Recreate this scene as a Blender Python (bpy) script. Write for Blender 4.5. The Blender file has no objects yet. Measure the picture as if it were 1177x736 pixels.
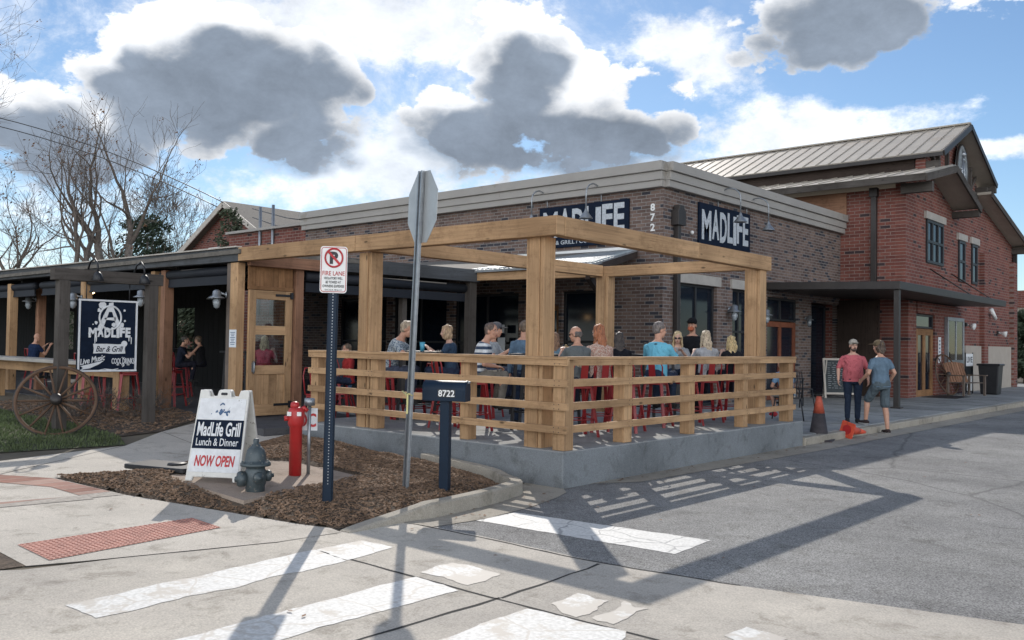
import bpy, bmesh, math, random
import numpy as np
from mathutils import Vector, Matrix, noise as mnoise
rnd = random.Random(7)
R = math.radians
scene = bpy.context.scene
col = scene.collection
V = Vector

# ------------------------------------------------------------------ survey of the place (camera solved from the photograph)
F_PX, HC = 1024.0, 1.6
_y, _p, _r = R(-41.49), R(1.545), R(0.894)
FWD = V((math.sin(_y)*math.cos(_p), math.cos(_y)*math.cos(_p), math.sin(_p)))
_rt = V((math.cos(_y), -math.sin(_y), 0)); _up = _rt.cross(FWD)
RT = math.cos(_r)*_rt + math.sin(_r)*_up; UP = -math.sin(_r)*_rt + math.cos(_r)*_up
def ray(px, py): return (px-588.5)*RT - (py-368)*UP + F_PX*FWD
def atY(px, py, Y):
    d = ray(px, py); return V((0,0,HC)) + d*(Y/d.y)
def atX(px, py, X):
    d = ray(px, py); return V((0,0,HC)) + d*(X/d.x)
def atZ(px, py, z):
    d = ray(px, py); return V((0,0,HC)) + d*((z-HC)/d.z)
def gz(x, y):
    t = min(max((-6.5-x)/7.0, 0), 1)*.3; s = min(max((12-y)/3.0, 0), 1); return t*s
def gp(px, py, dz=0):
    z = 0
    for i in range(50):
        g = atZ(px, py, z+dz); z = .5*z + .5*gz(g.x, g.y)
    return g

# ------------------------------------------------------------------ materials
def new_mat(name):
    m = bpy.data.materials.new(name); m.use_nodes = True
    nt = m.node_tree; b = nt.nodes['Principled BSDF']
    return m, nt, b
def N(nt, t, **kw):
    n = nt.nodes.new(t)
    for k, v in kw.items():
        if k in n.bl_rna.properties.keys(): setattr(n, k, v)
        else: n.inputs[k].default_value = v
    return n
def L(nt, a, b): nt.links.new(a, b)
def c4(c): return (c[0], c[1], c[2], 1)
def ramp(nt, fac, stops, interp='LINEAR'):
    r = nt.nodes.new('ShaderNodeValToRGB'); e = r.color_ramp.elements
    r.color_ramp.interpolation = interp
    while len(e) < len(stops): e.new(.5)
    for el, (p, c) in zip(e, stops): el.position = p; el.color = c4(c) if len(c) == 3 else c
    if fac is not None: L(nt, fac, r.inputs[0])
    return r
def sc(c, k): return tuple(min(x*k, 1) for x in c)
def mk(name, c, rough=.75, metal=0, var=.2, scale=5, bump=0, bscale=60, spec=.5, detail=6, tint=None):
    m, nt, b = new_mat(name)
    tc = N(nt, 'ShaderNodeTexCoord')
    n = N(nt, 'ShaderNodeTexNoise', Scale=scale, Detail=detail, Roughness=.65)
    L(nt, tc.outputs['Object'], n.inputs['Vector'])
    r = ramp(nt, n.outputs[0], [(.3, sc(c, 1-var)), (.52, c), (.75, tint or sc(c, 1+var))])
    L(nt, r.outputs[0], b.inputs['Base Color'])
    b.inputs['Roughness'].default_value = rough; b.inputs['Metallic'].default_value = metal
    b.inputs['Specular IOR Level'].default_value = spec
    if bump:
        n2 = N(nt, 'ShaderNodeTexNoise', Scale=bscale, Detail=4)
        L(nt, tc.outputs['Object'], n2.inputs['Vector'])
        bp = N(nt, 'ShaderNodeBump', Strength=bump, Distance=.02)
        L(nt, n2.outputs[0], bp.inputs['Height']); L(nt, bp.outputs[0], b.inputs['Normal'])
    return m
def wood(name, c, dark=.6, rough=.75, knots=True, grey=None):
    # UV: u runs along the board in metres
    m, nt, b = new_mat(name)
    uv = N(nt, 'ShaderNodeUVMap')
    mp = N(nt, 'ShaderNodeMapping'); mp.inputs['Scale'].default_value = (.5, 14, 1)
    L(nt, uv.outputs[0], mp.inputs[0])
    n = N(nt, 'ShaderNodeTexNoise', Scale=2.2, Detail=8, Roughness=.65, Distortion=.6)
    L(nt, mp.outputs[0], n.inputs['Vector'])
    r = ramp(nt, n.outputs[0], [(.25, sc(c, dark)), (.5, c), (.8, sc(c, 1.28))])
    # board-to-board tint (low frequency)
    n3 = N(nt, 'ShaderNodeTexNoise', Scale=.8, Detail=2); L(nt, uv.outputs[0], n3.inputs['Vector'])
    r3 = ramp(nt, n3.outputs[0], [(.28, (.60, .58, .56)), (.72, (1.08, 1.08, 1.08))])
    mx = N(nt, 'ShaderNodeMix', data_type='RGBA', blend_type='MULTIPLY'); mx.inputs[0].default_value = 1
    L(nt, r.outputs[0], mx.inputs[6]); L(nt, r3.outputs[0], mx.inputs[7])
    out = mx.outputs[2]
    if knots:
        mp2 = N(nt, 'ShaderNodeMapping'); mp2.inputs['Scale'].default_value = (2.2, 6, 1)
        L(nt, uv.outputs[0], mp2.inputs[0])
        vo = N(nt, 'ShaderNodeTexVoronoi', Scale=1.0); L(nt, mp2.outputs[0], vo.inputs['Vector'])
        rk = ramp(nt, vo.outputs['Distance'], [(.05, (1, 1, 1)), (.12, (0, 0, 0))])
        mk_ = N(nt, 'ShaderNodeMix', data_type='RGBA'); mk_.inputs[7].default_value = c4(sc(c, .25))
        L(nt, rk.outputs[0], mk_.inputs[0]); L(nt, out, mk_.inputs[6]); out = mk_.outputs[2]
    # drying checks along the grain and handling grime
    mp4 = N(nt, 'ShaderNodeMapping'); mp4.inputs['Scale'].default_value = (.9, 30, 1); L(nt, uv.outputs[0], mp4.inputs[0])
    n6 = N(nt, 'ShaderNodeTexNoise', Scale=1.6, Detail=3, Roughness=.5, Distortion=.3); L(nt, mp4.outputs[0], n6.inputs['Vector'])
    rc = ramp(nt, n6.outputs[0], [(.27, (.38, .36, .34)), (.31, (1, 1, 1))])
    n7 = N(nt, 'ShaderNodeTexNoise', Scale=3.5, Detail=7, Roughness=.75); L(nt, uv.outputs[0], n7.inputs['Vector'])
    rg7 = ramp(nt, n7.outputs[0], [(.34, (.72, .70, .68)), (.5, (1, 1, 1))])
    for q in (rc, rg7):
        mq = N(nt, 'ShaderNodeMix', data_type='RGBA', blend_type='MULTIPLY'); mq.inputs[0].default_value = 1; L(nt, out, mq.inputs[6]); L(nt, q.outputs[0], mq.inputs[7]); out = mq.outputs[2]
    L(nt, out, b.inputs['Base Color']); b.inputs['Roughness'].default_value = rough
    b.inputs['Specular IOR Level'].default_value = .25
    bp = N(nt, 'ShaderNodeBump', Strength=.25, Distance=.01)
    L(nt, n.outputs[0], bp.inputs['Height']); L(nt, bp.outputs[0], b.inputs['Normal'])
    return m
def brick(name, axis, stops, mortar, bw, bh, msz=.012):
    m, nt, b = new_mat(name)
    tc = N(nt, 'ShaderNodeTexCoord'); sp = N(nt, 'ShaderNodeSeparateXYZ'); cb = N(nt, 'ShaderNodeCombineXYZ')
    L(nt, tc.outputs['Object'], sp.inputs[0])
    L(nt, sp.outputs[axis], cb.inputs[0]); L(nt, sp.outputs[2], cb.inputs[1])
    br = nt.nodes.new('ShaderNodeTexBrick')
    br.inputs['Color1'].default_value = (0, 0, 0, 1); br.inputs['Color2'].default_value = (1, 1, 1, 1)
    br.inputs['Mortar'].default_value = (.5, .5, .5, 1)
    br.inputs['Scale'].default_value = 1; br.inputs['Mortar Size'].default_value = msz
    br.inputs['Mortar Smooth'].default_value = .2; br.inputs['Bias'].default_value = 0
    br.inputs['Brick Width'].default_value = bw; br.inputs['Row Height'].default_value = bh
    L(nt, cb.outputs[0], br.inputs['Vector'])
    r = ramp(nt, br.outputs['Color'], stops, 'CONSTANT')
    n = N(nt, 'ShaderNodeTexNoise', Scale=1.3, Detail=8, Roughness=.7); L(nt, tc.outputs['Object'], n.inputs['Vector'])
    r2 = ramp(nt, n.outputs[0], [(.3, (.72, .72, .74)), (.7, (1.15, 1.12, 1.1))])
    mx = N(nt, 'ShaderNodeMix', data_type='RGBA', blend_type='MULTIPLY'); mx.inputs[0].default_value = 1
    L(nt, r.outputs[0], mx.inputs[6]); L(nt, r2.outputs[0], mx.inputs[7])
    n4 = N(nt, 'ShaderNodeTexNoise', Scale=25, Detail=5); L(nt, tc.outputs['Object'], n4.inputs['Vector'])
    mo = ramp(nt, n4.outputs[0], [(.3, sc(mortar, .7)), (.7, sc(mortar, 1.1))])
    mp8 = N(nt, 'ShaderNodeMapping'); mp8.inputs['Scale'].default_value = (2.2, 2.2, .16); L(nt, tc.outputs['Object'], mp8.inputs[0])
    n8 = N(nt, 'ShaderNodeTexNoise', Scale=1, Detail=6, Roughness=.7); L(nt, mp8.outputs[0], n8.inputs['Vector']); r8 = ramp(nt, n8.outputs[0], [(.36, (.80, .80, .81)), (.5, (1, 1, 1)), (.66, (1.08, 1.07, 1.06))])
    m8 = N(nt, 'ShaderNodeMix', data_type='RGBA', blend_type='MULTIPLY'); m8.inputs[0].default_value = 1; L(nt, mx.outputs[2], m8.inputs[6]); L(nt, r8.outputs[0], m8.inputs[7]); mx = m8
    mm = N(nt, 'ShaderNodeMix', data_type='RGBA')
    L(nt, br.outputs['Fac'], mm.inputs[0]); L(nt, mx.outputs[2], mm.inputs[6]); L(nt, mo.outputs[0], mm.inputs[7])
    L(nt, mm.outputs[2], b.inputs['Base Color']); b.inputs['Roughness'].default_value = .9
    b.inputs['Specular IOR Level'].default_value = .2
    iv = N(nt, 'ShaderNodeMath', operation='SUBTRACT'); iv.inputs[0].default_value = 1
    L(nt, br.outputs['Fac'], iv.inputs[1])
    bp = N(nt, 'ShaderNodeBump', Strength=.6, Distance=.012); L(nt, iv.outputs[0], bp.inputs['Height']); L(nt, bp.outputs[0], b.inputs['Normal'])
    return m
def concrete(name, c, var=.14, crack=True, stain=.25, speck=.12):
    m, nt, b = new_mat(name)
    tc = N(nt, 'ShaderNodeTexCoord')
    n = N(nt, 'ShaderNodeTexNoise', Scale=.6, Detail=10, Roughness=.7); L(nt, tc.outputs['Object'], n.inputs['Vector'])
    r = ramp(nt, n.outputs[0], [(.3, sc(c, 1-stain)), (.5, c), (.72, sc(c, 1+var))])
    n2 = N(nt, 'ShaderNodeTexNoise', Scale=90, Detail=3); L(nt, tc.outputs['Object'], n2.inputs['Vector'])
    r2 = ramp(nt, n2.outputs[0], [(.3, (1-speck*2,)*3), (.7, (1+speck,)*3)])
    mx = N(nt, 'ShaderNodeMix', data_type='RGBA', blend_type='MULTIPLY'); mx.inputs[0].default_value = 1
    L(nt, r.outputs[0], mx.inputs[6]); L(nt, r2.outputs[0], mx.inputs[7]); out = mx.outputs[2]
    # blotchy stains
    n5 = N(nt, 'ShaderNodeTexNoise', Scale=3.1, Detail=6, Roughness=.75, Distortion=.4); L(nt, tc.outputs['Object'], n5.inputs['Vector'])
    r5 = ramp(nt, n5.outputs[0], [(.34, (.70, .69, .67)), (.47, (1, 1, 1))])
    m5 = N(nt, 'ShaderNodeMix', data_type='RGBA', blend_type='MULTIPLY'); m5.inputs[0].default_value = 1
    L(nt, out, m5.inputs[6]); L(nt, r5.outputs[0], m5.inputs[7]); out = m5.outputs[2]
    if crack:
        n3 = N(nt, 'ShaderNodeTexNoise', Scale=1.2, Detail=5); L(nt, tc.outputs['Object'], n3.inputs['Vector'])
        ad = N(nt, 'ShaderNodeMix', data_type='VECTOR'); ad.inputs[0].default_value = .22
        L(nt, tc.outputs['Object'], ad.inputs[4]); L(nt, n3.outputs[1], ad.inputs[5])
        vo = N(nt, 'ShaderNodeTexVoronoi', feature='DISTANCE_TO_EDGE', Scale=.16); L(nt, ad.outputs[1], vo.inputs['Vector'])
        rc = ramp(nt, vo.outputs['Distance'], [(.0004, (.7, .7, .7)), (.0013, (0, 0, 0))])
        mc = N(nt, 'ShaderNodeMix', data_type='RGBA'); mc.inputs[7].default_value = c4(sc(c, .35))
        L(nt, rc.outputs[0], mc.inputs[0]); L(nt, out, mc.inputs[6]); out = mc.outputs[2]
    L(nt, out, b.inputs['Base Color']); b.inputs['Roughness'].default_value = .9; b.inputs['Specular IOR Level'].default_value = .25
    bp = N(nt, 'ShaderNodeBump', Strength=.25, Distance=.006); L(nt, n2.outputs[0], bp.inputs['Height']); L(nt, bp.outputs[0], b.inputs['Normal'])
    return m
def stained(m, c, lo=.55):
    # old oil drips and tyre-darkened lanes: irregular blotches of their own shape
    nt = m.node_tree; b = nt.nodes['Principled BSDF']; l = b.inputs['Base Color'].links[0]; src = l.from_socket
    tc = N(nt, 'ShaderNodeTexCoord'); vo = N(nt, 'ShaderNodeTexVoronoi', Scale=.9); n = N(nt, 'ShaderNodeTexNoise', Scale=4, Detail=5)
    ad = N(nt, 'ShaderNodeMix', data_type='VECTOR'); ad.inputs[0].default_value = .22; L(nt, tc.outputs['Object'], n.inputs['Vector']); L(nt, tc.outputs['Object'], ad.inputs[4]); L(nt, n.outputs[1], ad.inputs[5]); L(nt, ad.outputs[1], vo.inputs['Vector'])
    r = ramp(nt, vo.outputs['Distance'], [(.03, (lo, lo, lo)), (.13, (1, 1, 1))])
    n2 = N(nt, 'ShaderNodeTexNoise', Scale=.35, Detail=6, Roughness=.7); L(nt, tc.outputs['Object'], n2.inputs['Vector']); r2 = ramp(nt, n2.outputs[0], [(.38, (.80, .80, .81)), (.6, (1.06, 1.06, 1.05))])
    for q in (r, r2):
        mx = N(nt, 'ShaderNodeMix', data_type='RGBA', blend_type='MULTIPLY'); mx.inputs[0].default_value = 1; L(nt, src, mx.inputs[6]); L(nt, q.outputs[0], mx.inputs[7]); src = mx.outputs[2]
    L(nt, src, b.inputs['Base Color'])
def paint_mat(name, under, wear=.45):
    m, nt, b = new_mat(name)
    tc = N(nt, 'ShaderNodeTexCoord')
    n = N(nt, 'ShaderNodeTexNoise', Scale=2.2, Detail=10, Roughness=.72); L(nt, tc.outputs['Object'], n.inputs['Vector'])
    r = ramp(nt, n.outputs[0], [(wear-.06, (0, 0, 0)), (wear, (1, 1, 1))])
    vo = N(nt, 'ShaderNodeTexVoronoi', feature='DISTANCE_TO_EDGE', Scale=2.6)
    n3 = N(nt, 'ShaderNodeTexNoise', Scale=3, Detail=4); L(nt, tc.outputs['Object'], n3.inputs['Vector'])
    ad = N(nt, 'ShaderNodeMix', data_type='VECTOR'); ad.inputs[0].default_value = .15
    L(nt, tc.outputs['Object'], ad.inputs[4]); L(nt, n3.outputs[1], ad.inputs[5]); L(nt, ad.outputs[1], vo.inputs['Vector'])
    rc = ramp(nt, vo.outputs['Distance'], [(.008, (0, 0, 0)), (.022, (1, 1, 1))])
    n2 = N(nt, 'ShaderNodeTexNoise', Scale=40, Detail=4); L(nt, tc.outputs['Object'], n2.inputs['Vector'])
    pc = ramp(nt, n2.outputs[0], [(.3, (.50, .49, .46)), (.65, (.68, .67, .64))])
    mul = N(nt, 'ShaderNodeMath', operation='MULTIPLY'); L(nt, r.outputs[0], mul.inputs[0])
    mc = N(nt, 'ShaderNodeMix', data_type='RGBA'); L(nt, mul.outputs[0], mc.inputs[0])
    rr = ramp(nt, rc.outputs[0], [(0, (.25, .25, .25)), (1, (1, 1, 1))]); L(nt, rr.outputs[0], mul.inputs[1])
    mc.inputs[6].default_value = c4(under); L(nt, pc.outputs[0], mc.inputs[7])
    L(nt, mc.outputs[2], b.inputs['Base Color']); b.inputs['Roughness'].default_value = .7
    return m
def glass_mat(name, tintc=(.75, .8, .82)):
    m, nt, b = new_mat(name); nt.nodes.remove(b); out = nt.nodes['Material Output']
    tr = N(nt, 'ShaderNodeBsdfTransparent'); tr.inputs[0].default_value = c4(tintc)
    gl = N(nt, 'ShaderNodeBsdfGlossy', Roughness=.03); fr = N(nt, 'ShaderNodeFresnel', IOR=1.5)
    mx = N(nt, 'ShaderNodeMixShader'); L(nt, fr.outputs[0], mx.inputs[0]); L(nt, tr.outputs[0], mx.inputs[1]); L(nt, gl.outputs[0], mx.inputs[2])
    L(nt, mx.outputs[0], out.inputs[0]); return m
def folds(nt, tc, b):
    mp = N(nt, 'ShaderNodeMapping'); mp.inputs['Scale'].default_value = (1, 1, .55); L(nt, tc.outputs['Object'], mp.inputs[0])
    n = N(nt, 'ShaderNodeTexNoise', Scale=9, Detail=3, Roughness=.5, Distortion=1.2); L(nt, mp.outputs[0], n.inputs['Vector'])
    bp = N(nt, 'ShaderNodeBump', Strength=1.0, Distance=.045); L(nt, n.outputs[0], bp.inputs['Height']); L(nt, bp.outputs[0], b.inputs['Normal'])
def stripes(name, a, c, freq, axis=2, duty=.5):
    m, nt, b = new_mat(name); tc = N(nt, 'ShaderNodeTexCoord'); sp = N(nt, 'ShaderNodeSeparateXYZ'); L(nt, tc.outputs['Object'], sp.inputs[0])
    mu = N(nt, 'ShaderNodeMath', operation='MULTIPLY'); mu.inputs[1].default_value = freq; L(nt, sp.outputs[axis], mu.inputs[0])
    fr = N(nt, 'ShaderNodeMath', operation='FRACT'); L(nt, mu.outputs[0], fr.inputs[0])
    r = ramp(nt, fr.outputs[0], [(0, a), (duty, c)], 'CONSTANT'); L(nt, r.outputs[0], b.inputs['Base Color']); b.inputs['Roughness'].default_value = .9
    return m
def print_mat(name, a, c, scale=22, thr=.45):
    m, nt, b = new_mat(name); tc = N(nt, 'ShaderNodeTexCoord'); n = N(nt, 'ShaderNodeTexNoise', Scale=scale, Detail=2); L(nt, tc.outputs['Object'], n.inputs['Vector'])
    r = ramp(nt, n.outputs[0], [(thr, a), (thr+.08, c)]); L(nt, r.outputs[0], b.inputs['Base Color']); b.inputs['Roughness'].default_value = .9; folds(nt, tc, b)
    return m
def emblem_shirt(name, base, spot, centre, rad):
    m, nt, b = new_mat(name); tc = N(nt, 'ShaderNodeTexCoord')
    vs = N(nt, 'ShaderNodeVectorMath', operation='SUBTRACT'); vs.inputs[1].default_value = centre; L(nt, tc.outputs['Object'], vs.inputs[0])
    ml = N(nt, 'ShaderNodeVectorMath', operation='MULTIPLY'); ml.inputs[1].default_value = (1/rad[0], 1/rad[1], 1/rad[2]); L(nt, vs.outputs[0], ml.inputs[0])
    ln = N(nt, 'ShaderNodeVectorMath', operation='LENGTH'); L(nt, ml.outputs[0], ln.inputs[0])
    n = N(nt, 'ShaderNodeTexNoise', Scale=30, Detail=3); L(nt, tc.outputs['Object'], n.inputs['Vector'])
    pc = ramp(nt, n.outputs[0], [(.4, sc(spot, .35)), (.5, spot), (.62, sc(spot, .6))])
    rk = ramp(nt, ln.outputs['Value'], [(.92, (1, 1, 1)), (.97, (0, 0, 0))])
    mx = N(nt, 'ShaderNodeMix', data_type='RGBA'); L(nt, rk.outputs[0], mx.inputs[0]); mx.inputs[6].default_value = c4(base); L(nt, pc.outputs[0], mx.inputs[7])
    L(nt, mx.outputs[2], b.inputs['Base Color']); b.inputs['Roughness'].default_value = .9; folds(nt, tc, b)
    return m

CEDAR = (.47, .298, .162)
M = dict(
 cedar=wood('cedar', CEDAR), cedar2=wood('cedar_red', (.29, .155, .095)), oldwood=wood('weathered_wood', (.088, .078, .07), rough=.85), greywood=wood('grey_wood', (.16, .13, .11)),
 fascia=wood('stained_fascia', (.085, .092, .10), knots=False), darkwood=wood('dark_wood', (.05, .035, .028)), shade_boards=wood('interior_shade_boards', (.005, .005, .006), knots=False), doorwood=wood('door_wood', (.30, .16, .075), knots=False), reddoor=wood('red_door_wood', (.22, .075, .04), knots=False),
 brickdark_x=brick('dark_brick_x', 0, [(0, (.05, .05, .06)), (.13, (.125, .086, .072)), (.36, (.17, .118, .098)), (.6, (.15, .108, .094)), (.82, (.19, .135, .112))], (.24, .222, .208), .255, .083, .010),
 brickdark_y=brick('dark_brick_y', 1, [(0, (.05, .05, .06)), (.13, (.125, .086, .072)), (.36, (.17, .118, .098)), (.6, (.15, .108, .094)), (.82, (.19, .135, .112))], (.24, .222, .208), .255, .083, .010),
 brickred_x=brick('red_brick_x', 0, [(0, (.055, .04, .042)), (.045, (.18, .066, .052)), (.35, (.205, .076, .058)), (.65, (.162, .06, .049)), (.9, (.225, .09, .07))], (.25, .185, .162), .315, .105, .012),
 brickred_y=brick('red_brick_y', 1, [(0, (.055, .04, .042)), (.045, (.18, .066, .052)), (.35, (.205, .076, .058)), (.65, (.162, .06, .049)), (.9, (.225, .09, .07))], (.25, .185, .162), .315, .105, .012),
 stone=mk('cast_stone', (.36, .335, .30), var=.15, scale=3, bump=.2), cornice=mk('cornice_paint', (.31, .293, .27), rough=.7, var=.08, scale=1.2),
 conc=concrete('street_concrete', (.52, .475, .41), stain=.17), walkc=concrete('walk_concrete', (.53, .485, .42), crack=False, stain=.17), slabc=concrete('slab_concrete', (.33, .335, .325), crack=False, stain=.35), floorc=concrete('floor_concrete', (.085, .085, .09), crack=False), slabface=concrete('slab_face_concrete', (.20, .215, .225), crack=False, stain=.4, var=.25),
 kerb=concrete('kerb_concrete', (.36, .325, .27), crack=False), asphalt=concrete('asphalt', (.275, .27, .26), crack=True, stain=.22, speck=.35, var=.22),
 soil=mk('soil', (.10, .072, .05), rough=1, var=.5, scale=12, bump=.8, bscale=50), earth=mk('earth_far', (.12, .10, .07), rough=1, var=.3, scale=.5),
 lawn=mk('lawn_soil', (.065, .072, .032), rough=1, var=.4, scale=8), paint_c=paint_mat('worn_paint_concrete', (.48, .44, .385), .475), paint_a=paint_mat('worn_paint_asphalt', (.24, .24, .238), .40), paint_w=paint_mat('flaking_paint', (.48, .44, .385), .55),
 joint=mk('joint_tar', (.035, .033, .03), rough=1), tactile=mk('tactile_red', (.45, .215, .165), rough=.8, var=.2, scale=9), paver=brick('brick_paver', 0, [(0, (.30, .16, .12)), (.4, (.36, .21, .165)), (.7, (.42, .28, .225))], (.42, .38, .33), .2, .1, .006),
 black=mk('black_metal', (.012, .013, .016), rough=.5, var=.2), blacks=mk('black_satin', (.02, .021, .024), rough=.4, metal=.3), navy=mk('navy_paint', (.007, .018, .036), rough=.45, var=.15, spec=.2), blind=mk('blind_fabric', (.006, .009, .016), rough=.7),
 signnavy=mk('sign_navy', (.007, .013, .028), rough=.75, var=.25, scale=9, spec=.12), white=mk('white_paint', (.72, .72, .70), rough=.55, var=.06), signwhite=mk('sign_white', (.62, .63, .64), rough=.6, var=.12, scale=14), lettergrey=mk('letter_grey', (.44, .47, .50), rough=.7, var=.3, scale=20),
 plastic=mk('white_plastic', (.60, .59, .55), rough=.5, var=.1, scale=8), red=mk('red_enamel', (.28, .02, .024), rough=.32, var=.15), redpipe=mk('red_pipe_paint', (.42, .022, .022), rough=.4, var=.15), redletter=mk('red_letter', (.42, .025, .03), rough=.6),
 galv=mk('galvanised', (.30, .32, .34), rough=.42, metal=.75, var=.2, scale=14), alu=mk('aluminium_back', (.42, .43, .43), rough=.45, metal=.55, var=.12), steelroof=mk('metal_roof', (.37, .33, .275), rough=.5, metal=.1, var=.12, scale=2), zinc=mk('zinc_roof', (.40, .42, .43), rough=.4, metal=.6, var=.2, scale=3),
 hydrant=mk('hydrant_paint', (.06, .078, .085), rough=.45, metal=.2, var=.25, scale=12), orangedirt=mk('cone_orange_dirty', (.40, .075, .04), rough=.7, var=.4, scale=9), orange=mk('cone_orange', (.62, .08, .035), rough=.55, var=.25, scale=10), conedark=mk('cone_grime', (.035, .03, .033), rough=.75, var=.4, scale=12), wheelw=wood('wheel_wood', (.14, .085, .055)),
 glassdark=mk('dark_glass', (.008, .013, .022), rough=.08, spec=.32, var=.2), glass=glass_mat('clear_glass'), frameblack=mk('black_frame', (.014, .015, .018), rough=.5), bronze=mk('bronze_metal', (.035, .03, .028), rough=.5, metal=.2), plaster=mk('beige_block', (.37, .325, .275), rough=.9, var=.08, scale=3),
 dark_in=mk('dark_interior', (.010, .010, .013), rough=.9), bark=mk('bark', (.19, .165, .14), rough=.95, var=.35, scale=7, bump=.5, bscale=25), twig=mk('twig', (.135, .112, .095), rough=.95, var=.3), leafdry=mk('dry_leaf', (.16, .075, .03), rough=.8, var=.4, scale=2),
 evergreen=mk('evergreen_leaf', (.035, .055, .03), rough=.8, var=.5, scale=1.2), shrubleaf=mk('shrub_leaf', (.05, .065, .035), rough=.8, var=.5, scale=2), grass=mk('grass_blade', (.085, .115, .042), rough=.8, var=.6, scale=1.6), chip=mk('bark_chip', (.19, .12, .075), rough=.95, var=.65, scale=14, detail=3),
 shingle=mk('shingle', (.135, .122, .105), rough=.9, var=.3, scale=9, bump=.4, bscale=20), trim=mk('pale_trim', (.45, .41, .36), rough=.7), chalk=mk('chalkboard', (.035, .045, .05), rough=.8, var=.3, scale=5), chalkw=mk('chalk_stroke', (.32, .34, .35), rough=1),
 bulb=None, paper=mk('paper', (.66, .69, .72), rough=.8, var=.06), ink=mk('ink_blue', (.06, .11, .2), rough=.8), pglass=mk('acrylic_cup', (.26, .29, .31), rough=.15, var=.1), drink=mk('amber_drink', (.55, .33, .14), rough=.2), yellow=mk('yellow_ribbon', (.55, .50, .22), rough=.7), cyan=mk('blue_cup', (.08, .35, .5), rough=.4),
)
m, nt, b = new_mat('lit_bulb'); b.inputs['Base Color'].default_value = (.9, .6, .3, 1); b.inputs['Emission Color'].default_value = (1, .62, .3, 1); b.inputs['Emission Strength'].default_value = 6; M['bulb'] = m

def chipped(m, under, thr=.36, scale=16):
    nt = m.node_tree; b = nt.nodes['Principled BSDF']; src = b.inputs['Base Color'].links[0].from_socket; tc = N(nt, 'ShaderNodeTexCoord'); n = N(nt, 'ShaderNodeTexNoise', Scale=scale, Detail=6, Roughness=.7); L(nt, tc.outputs['Object'], n.inputs['Vector'])
    r = ramp(nt, n.outputs[0], [(thr, (1, 1, 1)), (thr+.025, (0, 0, 0))]); mx = N(nt, 'ShaderNodeMix', data_type='RGBA'); L(nt, r.outputs[0], mx.inputs[0]); L(nt, src, mx.inputs[6]); mx.inputs[7].default_value = c4(under); L(nt, mx.outputs[2], b.inputs['Base Color'])
    bp = N(nt, 'ShaderNodeBump', Strength=.3, Distance=.004); L(nt, n.outputs[0], bp.inputs['Height']); L(nt, bp.outputs[0], b.inputs['Normal'])
chipped(M['hydrant'], (.17, .16, .14), .37, 18); chipped(M['redpipe'], (.22, .05, .04), .38, 14); chipped(M['plastic'], (.30, .28, .25), .36, 7); chipped(M['signwhite'], (.36, .35, .33), .31, 9); chipped(M['orange'], (.10, .05, .045), .36, 13); chipped(M['cornice'], (.26, .24, .21), .36, 1.1); chipped(M['steelroof'], (.34, .29, .23), .38, .9)
stained(M['asphalt'], None, .62); stained(M['conc'], None, .78); stained(M['slabc'], None, .7)
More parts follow.
